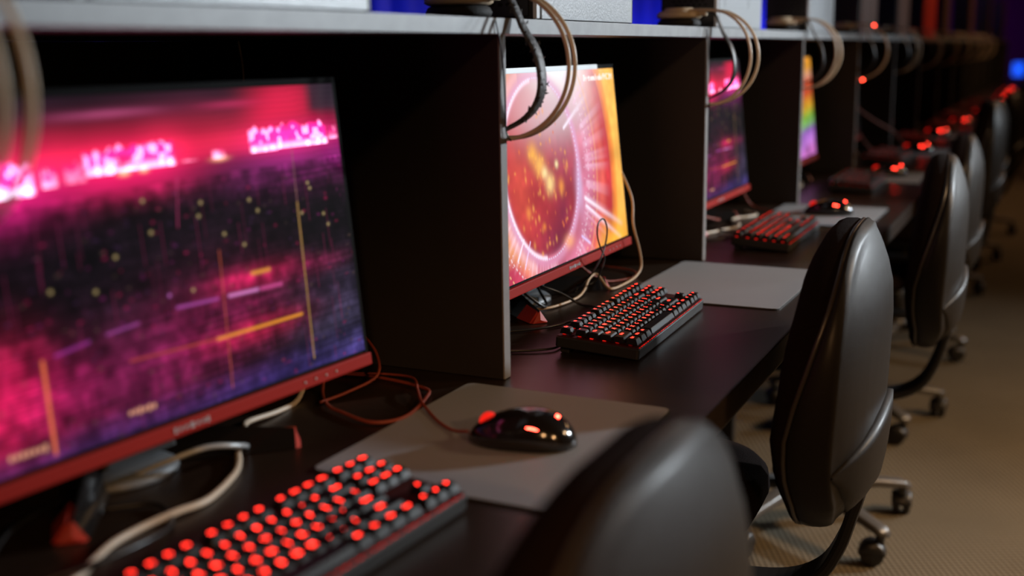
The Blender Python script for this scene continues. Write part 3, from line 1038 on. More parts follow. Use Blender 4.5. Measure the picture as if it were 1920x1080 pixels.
# ------------------------------------------------------------------ mice
def make_mouse(label, loc, rz):
    """origin under the mouse; nose to -x, palm end to +x"""
    t = thing('mouse', label, 'mouse', loc, rz, 'glossy black mice with red lights')
    L2, W2, HH = 0.0625, 0.034, 0.039

    def sec(s, inset=0.0, zb=0.002):
        x = s*L2
        wd = W2*(1-0.22*max(0, -s)**2)*math.sqrt(max(0.0, 1-abs(s)**3.2))
        hh = HH*(0.42+0.58*max(0.02, math.cos((s-0.22)*1.15))**1.2)*(max(0.0, 1-abs(s)**4))**0.5
        wd = max(wd-inset, 0.0005)
        hh = max(hh-inset, 0.001)
        pts = []
        for k in range(20):
            a = 2*PI*k/20
            ca, sa = math.cos(a), math.sin(a)
            yy = wd*math.copysign(abs(ca)**0.85, ca)
            zz = zb + (hh*abs(sa)**0.8 if sa > 0 else 0.0)
            yy *= 0.86 if sa < -0.01 else 1
            pts.append(Vector((x, yy, zz)))
        return pts
    b = MB()
    ss = [-0.999, -0.97, -0.9, -0.8, -0.65, -0.5, -0.3, -0.1, 0.1, 0.3, 0.5, 0.65, 0.8, 0.9, 0.97, 0.999]
    b.rings([sec(s) for s in ss])
    b.build('body', M['gloss'], t)

    def top(s, y_):
        wd = W2*(1-0.22*max(0, -s)**2)*math.sqrt(max(0.0, 1-abs(s)**3.2))
        hh = HH*(0.42+0.58*max(0.02, math.cos((s-0.22)*1.15))**1.2)*(max(0.0, 1-abs(s)**4))**0.5
        c = min(1, abs(y_)/wd)
        sa = math.sqrt(max(0, 1-(c**(1/0.85))**2))
        return 0.002+hh*sa**0.8
    wb = MB()
    wb.lathe([(0.0, -0.0036), (0.010, -0.0036), (0.0115, -0.002), (0.0115, 0.002), (0.010, 0.0036), (0.0, 0.0036)], (-0.60*L2, 0, top(-0.6, 0)-0.0065), 18, axis=1)
    wb.build('scroll_wheel', M['led_glow'], t)
    sl = MB()
    sl.tube([(s*L2, 0.0, top(s, 0)+0.0001) for s in (-0.95, -0.8, -0.45, -0.3, -0.15)], 0.0006, 6)
    sl.build('button_seam', M['matte'], t)
    for s_ in (-1, 1):
        st = MB()
        st.tube([(s*L2, s_*0.0285*(1-0.10*abs(s)), top(s, 0.0285)+0.0004) for s in (0.2, 0.3, 0.4)], 0.0008, 6)
        st.build('side_light', M['led_mouse'], t)
    lg = MB()
    c = Vector((0.66*L2, 0, top(0.66, 0)))
    slope = (top(0.72, 0)-top(0.60, 0))/(0.12*L2)
    rot = Matrix.Rotation(-math.atan(slope), 3, 'Y')
    lg.box(c+Vector((0, 0, 0.0002)), (0.0045, 0.004, 0.0012), 0, rot, bev=0.0004)
    lg.build('rear_light', M['led_mouse'], t)
    gr = MB()
    gr.box((0.0, 0, 0.0012), (0.085, 0.045, 0.0018), bev=0.0006)
    gr.build('glide_pads', M['matte'], t)
    return t


mg = 'glossy black mice with red lights'
mo = make_mouse('glossy black mouse with red glints on the mat in the nearest bay', (0.132, -0.226, T+0.0031), math.radians(10))
dup(mo, (0.118, 1.700, T+0.0031), math.radians(8), 'glossy black mouse with red lights in the third bay', mg)
dup(mo, (0.135, 2.690, T+0.0031), math.radians(12), 'glossy black mouse with bright red light in the fourth bay', mg)
dup(mo, (0.125, 3.610, T+0.0031), math.radians(5), 'mouse with red light in the fifth bay beyond the dim keyboard', mg)
dup(mo, (0.115, 4.520, T+0.0031), math.radians(0), 'mouse with red light in the sixth bay', mg)
for k, yy, xx in ((6, 5.45, .15), (7, 6.42, .20), (8, 7.36, .22), (9, 8.30, .22), (10, 9.3, .20), (11, 10.2, .2)):
    dup(mo, (xx, yy, T), math.radians(5), 'tiny mouse with red light in the %s bay far down the desk' % ORD[k], mg)


# ------------------------------------------------------------------ headsets clamped over the shelf edge
def make_headset(label, loc, rz=0.0, worn=False, lit=False, rods=((-0.010, 0.092), (0.010, 0.092))):
    """origin on the shelf top at the front edge; the band stands out towards +x"""
    t = thing('headset', label, 'headset', loc, rz, 'headsets hooked over the shelf edge')
    zt, zb = 0.030, -0.150
    # two metal rods
    for dy, r_ in rods:
        pts = [Vector((-0.045, dy, zt+0.004)), Vector((-0.012, dy, zt+0.004))]
        for a in range(75, -91, -15):
            ar = math.radians(a)
            pts.append(Vector((0.0+r_*math.cos(ar)*1.0, dy, (zt+zb)/2+0.0935*math.sin(ar))))
        pts.append(Vector((-0.035, dy, zb-0.002)))
        pts.append(Vector((-0.06, dy, zb+0.01)))
        MB().tube(pts, 0.0030, 8, sub=4).build('band_rod', M['rod'], t)
    # inner strap
    pts = [(-0.022, 0.002, zt+0.006), (0.004, 0.002, zt-0.002), (0.024, 0.002, -0.012), (0.041, 0.002, -0.040), (0.049, 0.002, -0.072),
           (0.046, 0.002, -0.100), (0.028, 0.002, -0.125), (-0.010, 0.002, -0.145), (-0.04, 0.002, -0.152)]
    sb = MB()
    sb.tube(pts, lambda q: 0.013*(0.45+0.55*math.sin(PI*min(1, max(0, q)))), 10, sub=5, flat=0.24 if not worn else 0.32, up=(0.85, 0, 0.35))
    so = sb.build('strap', M['leather_worn'] if worn else M['leather'], t)
    if worn:
        so['label'] = 'cracked black strap with peeling leatherette'
        fl = MB()
        r2 = random.Random(3)
        sp = spline([Vector(p) for p in pts], 6)
        for q in range(46):
            p = sp[r2.randrange(8, len(sp)-10)]
            yy = r2.choice((-1, 1))*(0.006+0.008*r2.random())
            a = Vector((p.x+0.004*r2.uniform(-1, 1), p.y+yy, p.z))
            d = Vector((r2.uniform(-1, 1), yy*90, r2.uniform(-1.6, 0.2))).normalized()*r2.uniform(0.004, 0.010)
            sd = Vector((r2.uniform(-1, 1), 0, r2.uniform(-1, 1))).normalized()*r2.uniform(0.0015, 0.004)
            k0 = Vector((0.0004, 0.0003, 0.0004))
            fl.add([a-sd, a+sd, a+d, a-sd+k0, a+sd+k0, a+d+k0], [(0, 1, 2), (5, 4, 3), (0, 3, 4, 1), (1, 4, 5, 2), (2, 5, 3, 0)])
        f_ = fl.build('peeling_flakes', M['leather_worn'], so)
        f_['kind'] = 'stuff'
    # ear cups: flat on the shelf, and hanging under it
    for nm, cz, s_ in (('top', 0.0, 1), ('low', zb+0.004, -1)):
        cx_ = -0.068
        oy = 0.0 if s_ > 0 else 0.036
        cp = MB()
        base = 0.018 if s_ > 0 else 0.0
        z0 = cz+base if s_ > 0 else cz
        prof = [(0.0, 0.0), (0.040, 0.0), (0.0455, 0.003), (0.0455, 0.009), (0.040, 0.014), (0.031, 0.0165), (0.030, 0.0195), (0.026, 0.0215), (0.0, 0.0220)]
        if s_ < 0:
            prof = [(a, -b) for a, b in prof]
        cp.lathe(prof, (cx_, oy, z0), 28)
        c_ = cp.build('ear_cup', M['beige'], t)
        cu = MB()
        pr = [(0.0, 0.001), (0.037, 0.001), (0.0425, 0.004), (0.044, 0.009), (0.041, 0.0150), (0.036, 0.0178), (0.0, 0.0178)]
        if s_ > 0:
            cu.lathe(pr, (cx_, 0, cz), 28)
        else:
            cu.lathe([(a, b) for a, b in pr], (cx_, oy, cz), 28)
        cu.build('ear_cushion', M['cushion'], c_)
        yk = MB()
        yk.box((-0.026, oy*0.5, (z0+0.010) if s_ > 0 else z0-0.008), (0.030, 0.020, 0.010), bev=0.003)
        yk.build('hinge', M['beige'], c_)
        if lit:
            ld = MB()
            pc = Vector((0.040, 0.012, 0.026)) if s_ > 0 else Vector((0.010, 0.012, zb-0.006))
            ld.rings([[pc+Vector((r_*math.cos(a_), r_*math.sin(a_), h_)) for a_ in [2*PI*q/12 for q in range(12)]] for r_, h_ in
                      ((0.001, -0.0045), (0.0035, -0.003), (0.0045, 0.0), (0.0035, 0.003), (0.001, 0.0045))])
            l_ = ld.build('indicator_light', M['led_hot'], c_)
    return t


hg = 'headsets hooked over the shelf edge'
ZS = T+H+0.0201
hs_far = None
make_headset('headset with champagne rods in the left foreground, mostly cut off by the frame', (0.0, -0.832, ZS+0.0005))
make_headset('headset with peeling black strap hanging before the orange screen', (-0.006, 0.035, ZS), worn=True)
hs = make_headset('headset with smooth black strap on the third divider', (0.0, 0.975, ZS), rods=((-0.012, 0.084), (0.012, 0.094)))
dup(hs, (0.0, 1.917, ZS), math.radians(3), 'headset hanging just before the rainbow screen', hg)
make_headset('headset with red indicator lights, fifth from the near end', (0.0, 2.86, ZS), lit=True)
for k, yy, rz in ((5, 3.83, -4), (6, 4.76, 6), (7, 5.72, 0), (8, 6.66, 5), (9, 7.62, -3), (10, 8.55, 0), (11, 9.5, 4)):
    dup(hs, (0.0, yy, ZS), math.radians(rz), 'dim headset over the shelf edge at the %s divider' % ORD[k], hg)


# ------------------------------------------------------------------ computer cases on the shelf
def make_case(label, y0, y1, panel, trim=True, x0=-0.135, x1=-0.012, h=0.43):
    t = thing('computer_case', label, 'computer', (0, y0, ZS), 0, 'computer cases on the shelf')
    l_ = y1-y0
    xm = (x0+x1)/2
    MB().box((xm-0.002, l_/2, h/2), (x1-x0-0.006, l_-0.006, h), bev=0.003).build('body', M['case_dark'], t)
    sp = MB()
    sp.box((x1-0.001, l_/2+0.006, h/2+0.0008), (0.003, l_-0.024, h-0.002), bev=0.001)
    s = sp.build('side_panel', panel, t)
    rc = MB()
    for a, b, c_, d_ in ((0.16, 0.0, 0.20, 0.0015), (0.16, 0.33, 0.20, 0.0015)):
        rc.box((x1+0.0006, a, 0.045+b), (0.0012, c_, d_))
    rc.box((x1+0.0006, 0.06, 0.21), (0.0012, 0.0015, 0.33))
    rc.box((x1+0.0006, 0.26, 0.21), (0.0012, 0.0015, 0.33))
    rc.build('pressed_outline', panel, s)
    if trim:
        MB().box((x1-0.002, 0.004, h/2+0.001), (0.006, 0.010, h-0.002), bev=0.001).build('corner_trim', M['case_trim'], t)
    # rear plate (facing down the row towards the viewer) with a honeycomb of vent holes
    rp = MB()
    rp.box((xm-0.003, 0.0015, h/2), (x1-x0-0.02, 0.003, h-0.012))
    r_ = rp.build('rear_plate', M['case_dark'], t)
    vh = MB()
    for j in range(30):
        for i in range(14):
            cx, cz = x0+0.03+i*0.0125+(j % 2)*0.006, 0.022+j*0.0085
            if cx < x1-0.02:
                pts = [(cx+0.0045*math.cos(k*PI/3), cz+0.0030*math.sin(k*PI/3)) for k in range(6)]
                vh.prism(pts, 1, -0.0004, 0.001)
    v = vh.build('vent_holes', M['hole'], r_)
    v['kind'] = 'stuff'
    fb = MB()
    fb.box((xm, l_-0.002, h/2), (x1-x0-0.002, 0.008, h-0.002), bev=0.002)
    fb.build('front_panel', M['case_dark'], t)
    return t


make_case('white computer case on the shelf above the magenta screen', -0.68, -0.277, M['case_white'])
c1 = make_case('white computer case with black vented rear beside the peeling headset', 0.145, 0.537, M['case_white'])
cg = 'computer cases on the shelf'
dup(c1, (0, 1.055, ZS), 0, 'white computer case right of the smooth strapped headset, third on the shelf', cg)
dup(c1, (0, 2.00, ZS), 0, 'greyish white computer case, fourth on the shelf', cg)
cbw = make_case('brownish computer case, fifth on the shelf', 2.90, 3.30, M['case_brown'], False)
dup(cbw, (0, 3.89, ZS), 0, 'dark brown computer case, sixth on the shelf', cg)
make_case('red lit computer case far along the shelf', 4.86, 5.48, M['case_red'], False)
for k, yy in ((0, 5.90), (1, 7.90), (2, 10.2), (3, 12.8)):
    dup(cbw, (0, yy, ZS), 0, 'dark computer case, %s beyond the red lit one' % (['first'] + ORD[1:])[k], cg)


# ------------------------------------------------------------------ cables
def cable(label, pts, r, m, name='cable', group=None, segs=8, sub=6, ends=None):
    o = MB().tube(pts, r, segs, sub=sub).build(name, m)
    tag(o, label, 'cable', group)
    return o


z = T+0.004
cable('thick cream cable winding across the desk in the nearest bay', [(-0.230, -0.12, z+0.06), (-0.219, -0.142, z+0.02), (-0.198, -0.191, z), (-0.192, -0.241, z),
      (-0.192, -0.300, z+0.004), (-0.165, -0.335, z+0.006), (-0.149, -0.369, z+0.002), (-0.120, -0.405, z), (-0.100, -0.440, z), (-0.082, -0.500, z), (-0.086, -0.540, z+0.002),
      (-0.094, -0.575, z), (-0.093, -0.613, z), (-0.083, -0.645, z), (-0.068, -0.683, z), (-0.06, -0.74, z), (-0.12, -0.80, z)], 0.0036, M['cable_cream'])
cable('red mouse cable looping under the magenta screen', [(-0.150, -0.165, z+0.045), (-0.215, -0.095, z+0.022), (-0.193, -0.144, z), (-0.150, -0.195, z), (-0.119, -0.212, z),
      (-0.061, -0.232, z), (-0.036, -0.198, z), (-0.050, -0.122, z+0.001), (-0.075, -0.085, z), (-0.16, -0.065, z), (-0.215, -0.071, z), (-0.26, -0.10, z)], 0.0022, M['cable_red'])
cable('red cable running from the desk back to the nearest mouse', [(-0.24, -0.075, z), (-0.196, -0.060, z), (-0.150, -0.050, z+0.001), (-0.105, -0.062, z+0.004),
      (-0.070, -0.110, z+0.006), (-0.045, -0.144, z+0.003), (-0.015, -0.175, z+0.001), (0.016, -0.205, z+0.001), (0.045, -0.225, z+0.002), (0.070, -0.237, z+0.008)], 0.0018, M['cable_red'])
cable('short red cable loop standing under the magenta screen corner', [(-0.20, -0.035, z+0.05), (-0.165, -0.055, z+0.03), (-0.140, -0.095, z+0.012), (-0.150, -0.150, z+0.004), (-0.165, -0.190, z)], 0.002, M['cable_red'])
cable('black cable coiled beneath the magenta screen', [(-0.16, -0.56, z), (-0.12, -0.53, z), (-0.075, -0.56, z), (-0.055, -0.62, z+0.008), (-0.065, -0.69, z+0.01), (-0.11, -0.72, z), (-0.16, -0.69, z+0.002), (-0.20, -0.62, z+0.004), (-0.22, -0.5, z)], 0.0026, M['cable_black'])
cable('grey cable arching behind the near monitor foot', [(-0.20, -0.50, z), (-0.155, -0.47, z+0.02), (-0.13, -0.44, z+0.028), (-0.12, -0.40, z+0.018), (-0.15, -0.36, z+0.001), (-0.22, -0.35, z)], 0.003, M['silver'])
# second bay
cable('beige cable falling beside the orange screen and crossing the desk', [(-0.140, 0.762, 1.02), (-0.120, 0.756, 0.97), (-0.085, 0.742, 0.905), (-0.074, 0.722, 0.855), (-0.066, 0.735, 0.805), (-0.062, 0.735, 0.772),
      (-0.063, 0.705, z+0.003), (-0.064, 0.650, z), (-0.068, 0.600, z), (-0.078, 0.592, z+0.004), (-0.105, 0.610, z+0.022), (-0.110, 0.585, z+0.018), (-0.103, 0.54, z+0.004), (-0.100, 0.49, z), (-0.112, 0.413, z),
      (-0.140, 0.38, z), (-0.172, 0.350, z), (-0.19, 0.27, z)], 0.0023, M['cable_beige'])
cable('thin black cable tied in a small loop before the orange screen', [(-0.16, 0.62, z), (-0.12, 0.56, z+0.01), (-0.075, 0.500, 0.795), (-0.062, 0.512, 0.820), (-0.060, 0.535, 0.845), (-0.060, 0.545, 0.870), (-0.061, 0.537, 0.888),
      (-0.062, 0.524, 0.893), (-0.062, 0.506, 0.886), (-0.061, 0.500, 0.868), (-0.060, 0.512, 0.845), (-0.061, 0.535, 0.822), (-0.066, 0.530, 0.800), (-0.085, 0.55, 0.775), (-0.13, 0.60, z), (-0.20, 0.66, z)], 0.0015, M['cable_black'])
cable('black cable hanging from under the orange screen to the keyboard', [(-0.17, 0.40, z+0.05), (-0.13, 0.415, z+0.035), (-0.105, 0.44, z+0.02), (-0.075, 0.455, z), (-0.04, 0.44, z), (-0.012, 0.38, z), (0.0, 0.33, z+0.002)], 0.0024, M['cable_black'])
cable('second black cable drooping in a loop behind the monitor foot', [(-0.17, 0.36, z+0.06), (-0.135, 0.365, z+0.03), (-0.115, 0.385, z+0.008), (-0.125, 0.425, z+0.003), (-0.150, 0.450, z+0.02), (-0.17, 0.46, z+0.05)], 0.0026, M['cable_black'])
cable('black keyboard cable lying on the desk by the second divider', [(-0.12, 0.22, z), (-0.075, 0.26, z), (-0.05, 0.30, z), (-0.035, 0.35, z), (-0.01, 0.37, z), (0.0, 0.36, z+0.003)], 0.0022, M['cable_black'])
cable('thin black cable curving round the near end of the keyboard', [(-0.10, 0.10, z), (-0.055, 0.125, z), (-0.02, 0.145, z), (0.0, 0.165, z), (0.003, 0.19, z)], 0.0020, M['cable_black'])
cable('red cable hanging behind the monitor foot in the second bay', [(-0.15, 0.60, z+0.05), (-0.12, 0.62, z+0.02), (-0.10, 0.66, z), (-0.07, 0.72, z), (-0.10, 0.78, z), (-0.18, 0.80, z)], 0.002, M['cable_red'])
tag(MB().lathe([(0.0, 0), (0.006, 0), (0.006, 0.018), (0.003, 0.022), (0.0, 0.022)], (-0.16, 0.61, T+0.007), 12, axis=1).build('cable_plug', M['gold']), 'small brass coloured plug lying under the orange screen', 'plug')
cable('thin red cord hanging beside the white case in the second bay shelf gap', [(-0.03, 0.555, ZS+0.08), (-0.028, 0.560, ZS+0.045), (-0.030, 0.565, ZS+0.03)], 0.0012, M['cable_red'])
tag(MB().box((-0.030, 0.566, ZS+0.018), (0.006, 0.006, 0.022), bev=0.001).build('cable_connector', M['case_trim']), 'small white connector dangling beside the white computer case', 'plug')
# third bay and beyond
cable('cream cable curling on the desk in the third bay', [(-0.20, 1.18, z), (-0.13, 1.22, z), (-0.085, 1.29, z), (-0.065, 1.345, z), (-0.045, 1.40, z), (-0.058, 1.455, z+0.002), (-0.085, 1.50, z), (-0.085, 1.545, z), (-0.06, 1.585, z), (-0.055, 1.63, z), (-0.10, 1.68, z)], 0.0034, M['cable_cream'])
cable('black cable lying behind the third keyboard', [(-0.18, 1.14, z), (-0.09, 1.17, z), (-0.03, 1.22, z), (-0.02, 1.30, z), (-0.12, 1.34, z+0.004)], 0.0024, M['cable_black'])
cable('red cable looped under the third monitor', [(-0.10, 1.28, z+0.018), (-0.12, 1.34, z+0.03), (-0.10, 1.42, z+0.012), (-0.13, 1.50, z+0.002), (-0.2, 1.46, z)], 0.0024, M['cable_red'])
cable('red mouse cable rising to the third bay divider', [(0.060, 1.690, z+0.008), (0.01, 1.675, z), (-0.05, 1.72, z), (-0.10, 1.75, z+0.01), (-0.12, 1.70, z+0.07), (-0.14, 1.66, z+0.12)], 0.0022, M['cable_red'])
cable('cream cable on the desk in the fourth bay', [(-0.16, 2.16, z), (-0.10, 2.22, z), (-0.075, 2.30, z), (-0.10, 2.40, z)], 0.0034, M['cable_cream'])
cable('black cable on the desk in the fourth bay', [(-0.10, 2.02, z), (-0.04, 2.07, z), (-0.06, 2.15, z), (-0.12, 2.16, z)], 0.0024, M['cable_black'])
cable('red cable slung from the lit headset down to the fifth bay desk', [(-0.03, 2.90, 1.045), (-0.05, 3.05, 0.985), (-0.07, 3.22, 0.90), (-0.05, 3.42, 0.80), (-0.02, 3.55, z), (0.05, 3.585, z+0.004), (0.070, 3.605, z+0.008)], 0.0035, M['cable_red'])
cable('second red cable slung across the fifth bay to the sixth', [(-0.03, 2.91, 1.045), (-0.06, 3.2, 0.96), (-0.03, 3.5, 0.885), (0.02, 3.70, 0.83), (0.035, 3.80, 0.79), (0.04, 3.9, z+0.003), (0.04, 4.02, z+0.002)], 0.0035, M['cable_red'])
cable('thick cream cable on the desk in the fifth bay', [(-0.14, 2.90, z+0.02), (-0.09, 2.96, z+0.03), (-0.03, 3.02, z+0.01), (-0.06, 3.10, z)], 0.005, M['cable_cream'])
cable('thin dark cord hanging down the second divider edge', [(0.004, -0.015, T+H+0.016), (0.006, -0.004, T+H-0.02), (0.007, 0.002, T+H-0.07), (0.005, 0.008, T+H-0.12), (0.008, 0.016, T+H-0.135)], 0.0010, M['cable_black'])
cable('thin dark cord hanging down the third divider edge', [(0.004, 0.925, T+H+0.016), (0.006, 0.936, T+H-0.02), (0.0075, 0.942, T+H-0.08), (0.006, 0.950, T+H-0.15)], 0.0010, M['cable_black'])
cable('pale cord dangling at the back of the nearest bay', [(-0.33, -0.10, T+H-0.003), (-0.325, -0.10, T+H-0.04), (-0.33, -0.095, T+H-0.09), (-0.335, -0.09, T+H-0.13)], 0.0012, M['cable_cream'])


# ------------------------------------------------------------------ office chairs
ZC = 0.697               # centre height of the backrest above the floor
BH, BW = 0.214, 0.213


def ring_pt(th, rho):
    ca, sa = math.cos(th), math.sin(th)
    n_ = 2.7
    y_ = math.copysign(abs(ca)**(2/n_), ca)
    z_ = math.copysign(abs(sa)**(2/n_), sa)
    wd = BW*(1-0.14*max(0, z_)**1.5-0.06*max(0, -z_)**2)
    return y_*wd*rho, z_*BH*rho


def spine_x(z_):         # rear-most line of the backrest
    return 0.340 + 0.030*min(z_, 0.1) - 0.35*max(0.0, -z_-0.15) - 0.10*max(0.0, z_-0.13)


def shell_x(y_, z_):
    rho = min(1.0, math.hypot(y_/BW, z_/BH))
    return spine_x(z_) - 0.018*(y_/BW)**2 - 0.026*rho**4


def depth_at(z_):        # full thickness of shell and cushion
    return float(np.interp(z_, (-0.21, -0.15, -0.05, 0.08, 0.16, 0.21), (0.056, 0.076, 0.090, 0.080, 0.070, 0.060)))


def seam_at(z_):         # share of the flank that belongs to the shell
    return float(np.interp(z_, (-0.21, -0.10, -0.02, 0.06, 0.16, 0.21), (0.80, 0.80, 0.66, 0.40, 0.14, 0.12)))


def make_chair(label, loc, rz, phase, hz=0.0, lean=0.0):
    """origin on the floor under the gas column; +x is the chair's back side"""
    t = thing('office_chair', label, 'chair', loc, rz, 'office chairs along the desk')
    NT = 48
    th = [2*PI*k/NT for k in range(NT)]

    def hb(p):
        return (p[0], p[1], p[2]+hz)

    def ring(rho, fx):
        out = []
        for a in th:
            y_, z_ = ring_pt(a, rho)
            y1_, z1_ = ring_pt(a, min(rho, 1.0))
            out.append(hb((fx(y1_, z1_), y_, ZC+z_)))
        return out
    # shell: domed rear face, rounded edge, flank running forward to the seam
    sh = MB()
    rr = [ring(r_, shell_x) for r_ in (0.02, 0.25, 0.45, 0.62, 0.76, 0.86, 0.92, 0.96, 0.985)]
    rr.append(ring(1.0, lambda y, z_: shell_x(y, z_)-0.005))
    for q, ro in ((0.25, 1.010), (0.6, 1.014), (0.93, 1.008), (1.0, 0.995)):
        rr.append(ring(ro, lambda y, z_, q=q: shell_x(y, z_)-0.006-(depth_at(z_)-0.020)*seam_at(z_)*q))
    rr.append(ring(0.95, lambda y, z_: shell_x(y, z_)-0.006-(depth_at(z_)-0.020)*seam_at(z_)))
    rr.append(ring(0.02, lambda y, z_: shell_x(y, z_)-0.02))
    sh.rings(rr)
    so = sh.build('backrest_shell', M['shell'], t)
    # piping in the seam
    pp = MB()
    pts = []
    for a in th+[th[0]]:
        y_, z_ = ring_pt(a, 1.0)
        pts.append(Vector(hb((shell_x(y_, z_)-0.009-(depth_at(z_)-0.020)*seam_at(z_), y_*0.998, ZC+z_*0.998))))
    pp.tube(pts, 0.0035, 6, smooth_path=False)
    pp.build('piping', M['piping'], so)
    # cushion
    cu = MB()

    def front(q, dome):
        def fx(y, z_):
            a = shell_x(y, z_)-0.010-(depth_at(z_)-0.020)*seam_at(z_)
            b = shell_x(y, z_)-depth_at(z_)+0.016
            return a+(min(b, a-0.004)-a)*q-dome
        return fx
    rr = [ring(0.93, front(0, 0)), ring(0.995, front(0.0, 0)), ring(1.010, front(0.3, 0)), ring(1.008, front(0.75, 0)),
          ring(0.985, front(1.0, 0.004)), ring(0.94, front(1.0, 0.011)), ring(0.85, front(1.0, 0.018)), ring(0.65, front(1.0, 0.024)),
          ring(0.4, front(1.0, 0.026)), ring(0.02, front(1.0, 0.027))]
    cu.rings(rr)
    cu.build('backrest_cushion', M['fabric'], t)
    # lower lumbar cover with a raised upper ledge
    lc = MB()
    ns, ntt = 25, 9
    outer, innr = [], []
    for j in range(ntt):
        ro, ri = [], []
        for i in range(ns):
            s = -1+2*i/(ns-1)
            zl = ZC-0.038-0.055*s*s
            zb_ = ZC-BH*0.985*(1-abs(s)**2.6)**(1/2.6) if abs(s) < 1 else ZC
            zb_ = min(zb_, zl-0.004)
            q = j/(ntt-1)
            zz = zl+(zb_-zl)*q-ZC
            wz = BW*(1-0.06*(min(1, abs(zz)/BH))**2)*(max(0.0, 1-(abs(zz)/BH)**2.5))**(1/2.5)
            yy = s*max(wz, 0.02)*0.985
            d = 0.0105 if j > 0 else 0.009
            d *= (1-0.75*abs(s)**4)*(1-0.5*q**4)
            x_ = shell_x(yy, zz)
            ro.append(hb((x_+d, yy, ZC+zz)))
            ri.append(hb((x_-0.002, yy, ZC+zz)))
        outer.append(ro)
        innr.append(ri)
    lc.rings([innr[0]]+outer+[innr[-1]], cap=False, closed=False)
    lo = lc.build('lumbar_cover', M['shell'], t)
    # curved bar joining back and seat
    bar = MB()
    pts = [(0.318, 0, ZC-0.12+hz), (0.315, 0, ZC-0.17+hz), (0.306, 0, 0.490), (0.290, 0, 0.435), (0.262, 0, 0.385), (0.21, 0, 0.355), (0.13, 0, 0.345), (0.03, 0, 0.345)]
    sp = spline([Vector(p) for p in pts], 5)
    rr = []
    for i, p in enumerate(sp):
        tdir = (sp[min(i+1, len(sp)-1)]-sp[max(i-1, 0)]).normalized()
        nrm = Vector((tdir.z, 0, -tdir.x))
        rr.append([p+Vector((0, a, 0))+nrm*b for a, b in rrect(0.075, 0.018, 0.006, 3)])
    bar.rings(rr, smooth=False)
    bar.build('back_bar', M['chair_black'], t)
    # seat
    st = MB()
    rr = []
    for zz, k_ in ((0.445, 0.86), (0.452, 0.96), (0.470, 1.0), (0.490, 0.985), (0.503, 0.93), (0.509, 0.80), (0.511, 0.4), (0.511, 0.02)):
        rr.append([Vector((-0.045+0.215*k_*math.copysign(abs(math.cos(a))**0.65, math.cos(a)), 0.215*k_*math.copysign(abs(math.sin(a))**0.65, math.sin(a)), zz)) for a in th])
    st.rings(rr)
    st.build('seat', M['fabric'], t)
    pn = MB()
    rr = []
    for zz, k_ in ((0.430, 0.55), (0.434, 0.84), (0.446, 0.90)):
        rr.append([Vector((-0.045+0.215*k_*math.copysign(abs(math.cos(a))**0.65, math.cos(a)), 0.215*k_*math.copysign(abs(math.sin(a))**0.65, math.sin(a)), zz)) for a in th])
    pn.rings(rr)
    pn.build('seat_pan', M['chair_black'], t)
    gc = MB()
    gc.lathe([(0.0, 0.10), (0.026, 0.10), (0.026, 0.26), (0.015, 0.265), (0.014, 0.325), (0.045, 0.330), (0.05, 0.355), (0.07, 0.43), (0.0, 0.43)], (0, 0, 0), 18)
    gc.build('gas_column', M['chair_black'], t)
    hb_ = MB()
    hb_.lathe([(0.0, 0.075), (0.042, 0.075), (0.046, 0.09), (0.042, 0.125), (0.030, 0.132), (0.0, 0.132)], (0, 0, 0), 20)
    hb_.build('base_hub', M['base_grey'], t)
    for k in range(5):
        a = phase+k*2*PI/5
        d = Vector((math.cos(a), math.sin(a), 0))
        nr = Vector((-d.y, d.x, 0))
        am = MB()
        rr = []
        for rd, zz, hw, hh in ((0.03, 0.098, 0.024, 0.030), (0.12, 0.100, 0.021, 0.026), (0.20, 0.094, 0.019, 0.022), (0.265, 0.084, 0.018, 0.020), (0.285, 0.078, 0.014, 0.014)):
            rr.append([d*rd+nr*p_+Vector((0, 0, zz+q_)) for p_, q_ in rrect(2*hw, hh, min(hw, hh/2)*0.75, 4)])
        am.rings(rr)
        am.build('base_arm', M['base_grey'], t)
        cs = MB()
        c = d*0.268
        cs.lathe([(0.0, 0.050), (0.010, 0.050), (0.010, 0.078), (0.0, 0.078)], c, 12)
        sw = a+1.1+k*0.7
        dd = Vector((math.cos(sw), math.sin(sw), 0))
        nn = Vector((-dd.y, dd.x, 0))
        c2 = c+dd*0.016
        rot = Matrix((nn, Vector((0, 0, 1)).cross(nn) if False else dd, Vector((0, 0, 1)))).transposed()
        # hood over the two wheels
        hood = []
        for xx in (-0.024, -0.018, 0.018, 0.024):
            rad = 0.031 if abs(xx) < 0.02 else 0.026
            hood.append([c2+nn*xx+dd*rad*math.cos(b_)+Vector((0, 0, 0.028+rad*math.sin(b_))) for b_ in [PI*q/10 for q in range(11)]]
                        + [])
        cs.rings(hood, cap=True)
        co = cs.build('caster', M['caster'], t)
        for s_ in (-1, 1):
            wl = MB()
            rr = []
            for xx, rad in ((0.004, 0.0), (0.004, 0.024), (0.006, 0.0265), (0.018, 0.0265), (0.021, 0.023), (0.021, 0.0)):
                rr.append([c2+nn*(xx*s_)+dd*max(rad, 0.0005)*math.cos(2*PI*q/16)+Vector((0, 0, 0.0268+max(rad, 0.0005)*math.sin(2*PI*q/16))) for q in range(16)])
            wl.rings(rr)
            wl.build('wheel', M['caster'], co)
    return t


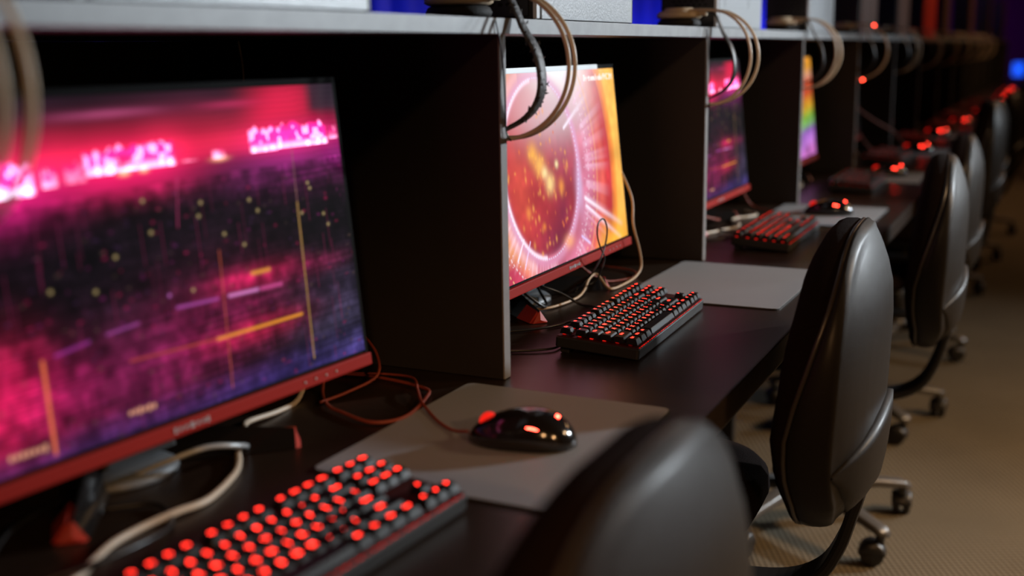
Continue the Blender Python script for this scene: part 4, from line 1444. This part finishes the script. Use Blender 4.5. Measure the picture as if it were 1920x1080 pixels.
CX = 0.470-0.345
chairs = [
    ('blurred dark office chair with gleaming seam in the near foreground', (0.135, -0.66), -0.02, 0.3, -0.006),
    ('dark backed office chair at the second bay, nearest whole chair', (0.112, 0.30), 0.03, 0.52, 0.0),
    ('office chair at the third bay, behind the nearest whole chair', (0.138, 1.36), 0.10, 0.50, 0.0),
    ('office chair at the fourth bay, lowest of the backs in the row', (0.118, 2.25), 0.08, 0.33, -0.018),
    ('office chair with tall grey back at the fifth bay', (0.130, 3.18), 0.06, 0.78, 0.040),
    ('dark office chair at the sixth bay', (0.10, 4.25), 0.1, 0.2, 0.0),
    ('dark office chair at the seventh bay', (0.14, 5.2), -0.1, 0.5, 0.0),
    ('dark office chair at the eighth bay', (0.16, 6.2), 0.1, 0.1, 0.0),
]
for lb, (x_, y_), rz, ph, hz in chairs:
    make_chair(lb, (x_, y_, FZ), rz, ph, hz)
for k, (x_, y_, rz) in enumerate(((1.05, 7.4, 0.9), (1.15, 9.0, 2.4))):
    make_chair('dark office chair pulled out into the aisle, %s of two' % ('nearer', 'farther')[k], (x_, y_, FZ), rz, 0.5, 0.0)

# coil of black cable hanging under the desk by the foreground chair
pts = []
for k in range(60):
    a = k*0.42
    pts.append(Vector((0.30+0.030*math.cos(a)+0.0004*k, 0.02+0.055*math.sin(a)+0.01*math.sin(k*1.7), 0.475+0.022*math.sin(a+0.5)+0.006*math.sin(k*0.9))))
cable('coil of glossy black cable resting on the seat of the nearest whole chair', [p+Vector((-0.06, -0.06, 0.06+FZ-0.005)) for p in pts], 0.0028, M['cable_black'], sub=3)

# far end glimpses
t = thing('wall_lamp', 'small blue lamp glowing at the far end of the room', 'lamp', (-0.06, Y1-0.01, 0.76))
MB().box((0, -0.03, 0), (0.22, 0.06, 0.26), bev=0.01).build('housing', M['matte'], t)
MB().box((0, -0.062, 0), (0.18, 0.006, 0.22), bev=0.002).build('glowing_panel', M['led_blue'], t)

# ------------------------------------------------------------------ drop the whole place so that the floor is at z = 0
for o in scene.objects:
    if o.parent is None:
        if o is cam:
            o.matrix_world = Matrix.Translation((0, 0, -FZ)) @ o.matrix_world
        else:
            o.location.z -= FZ
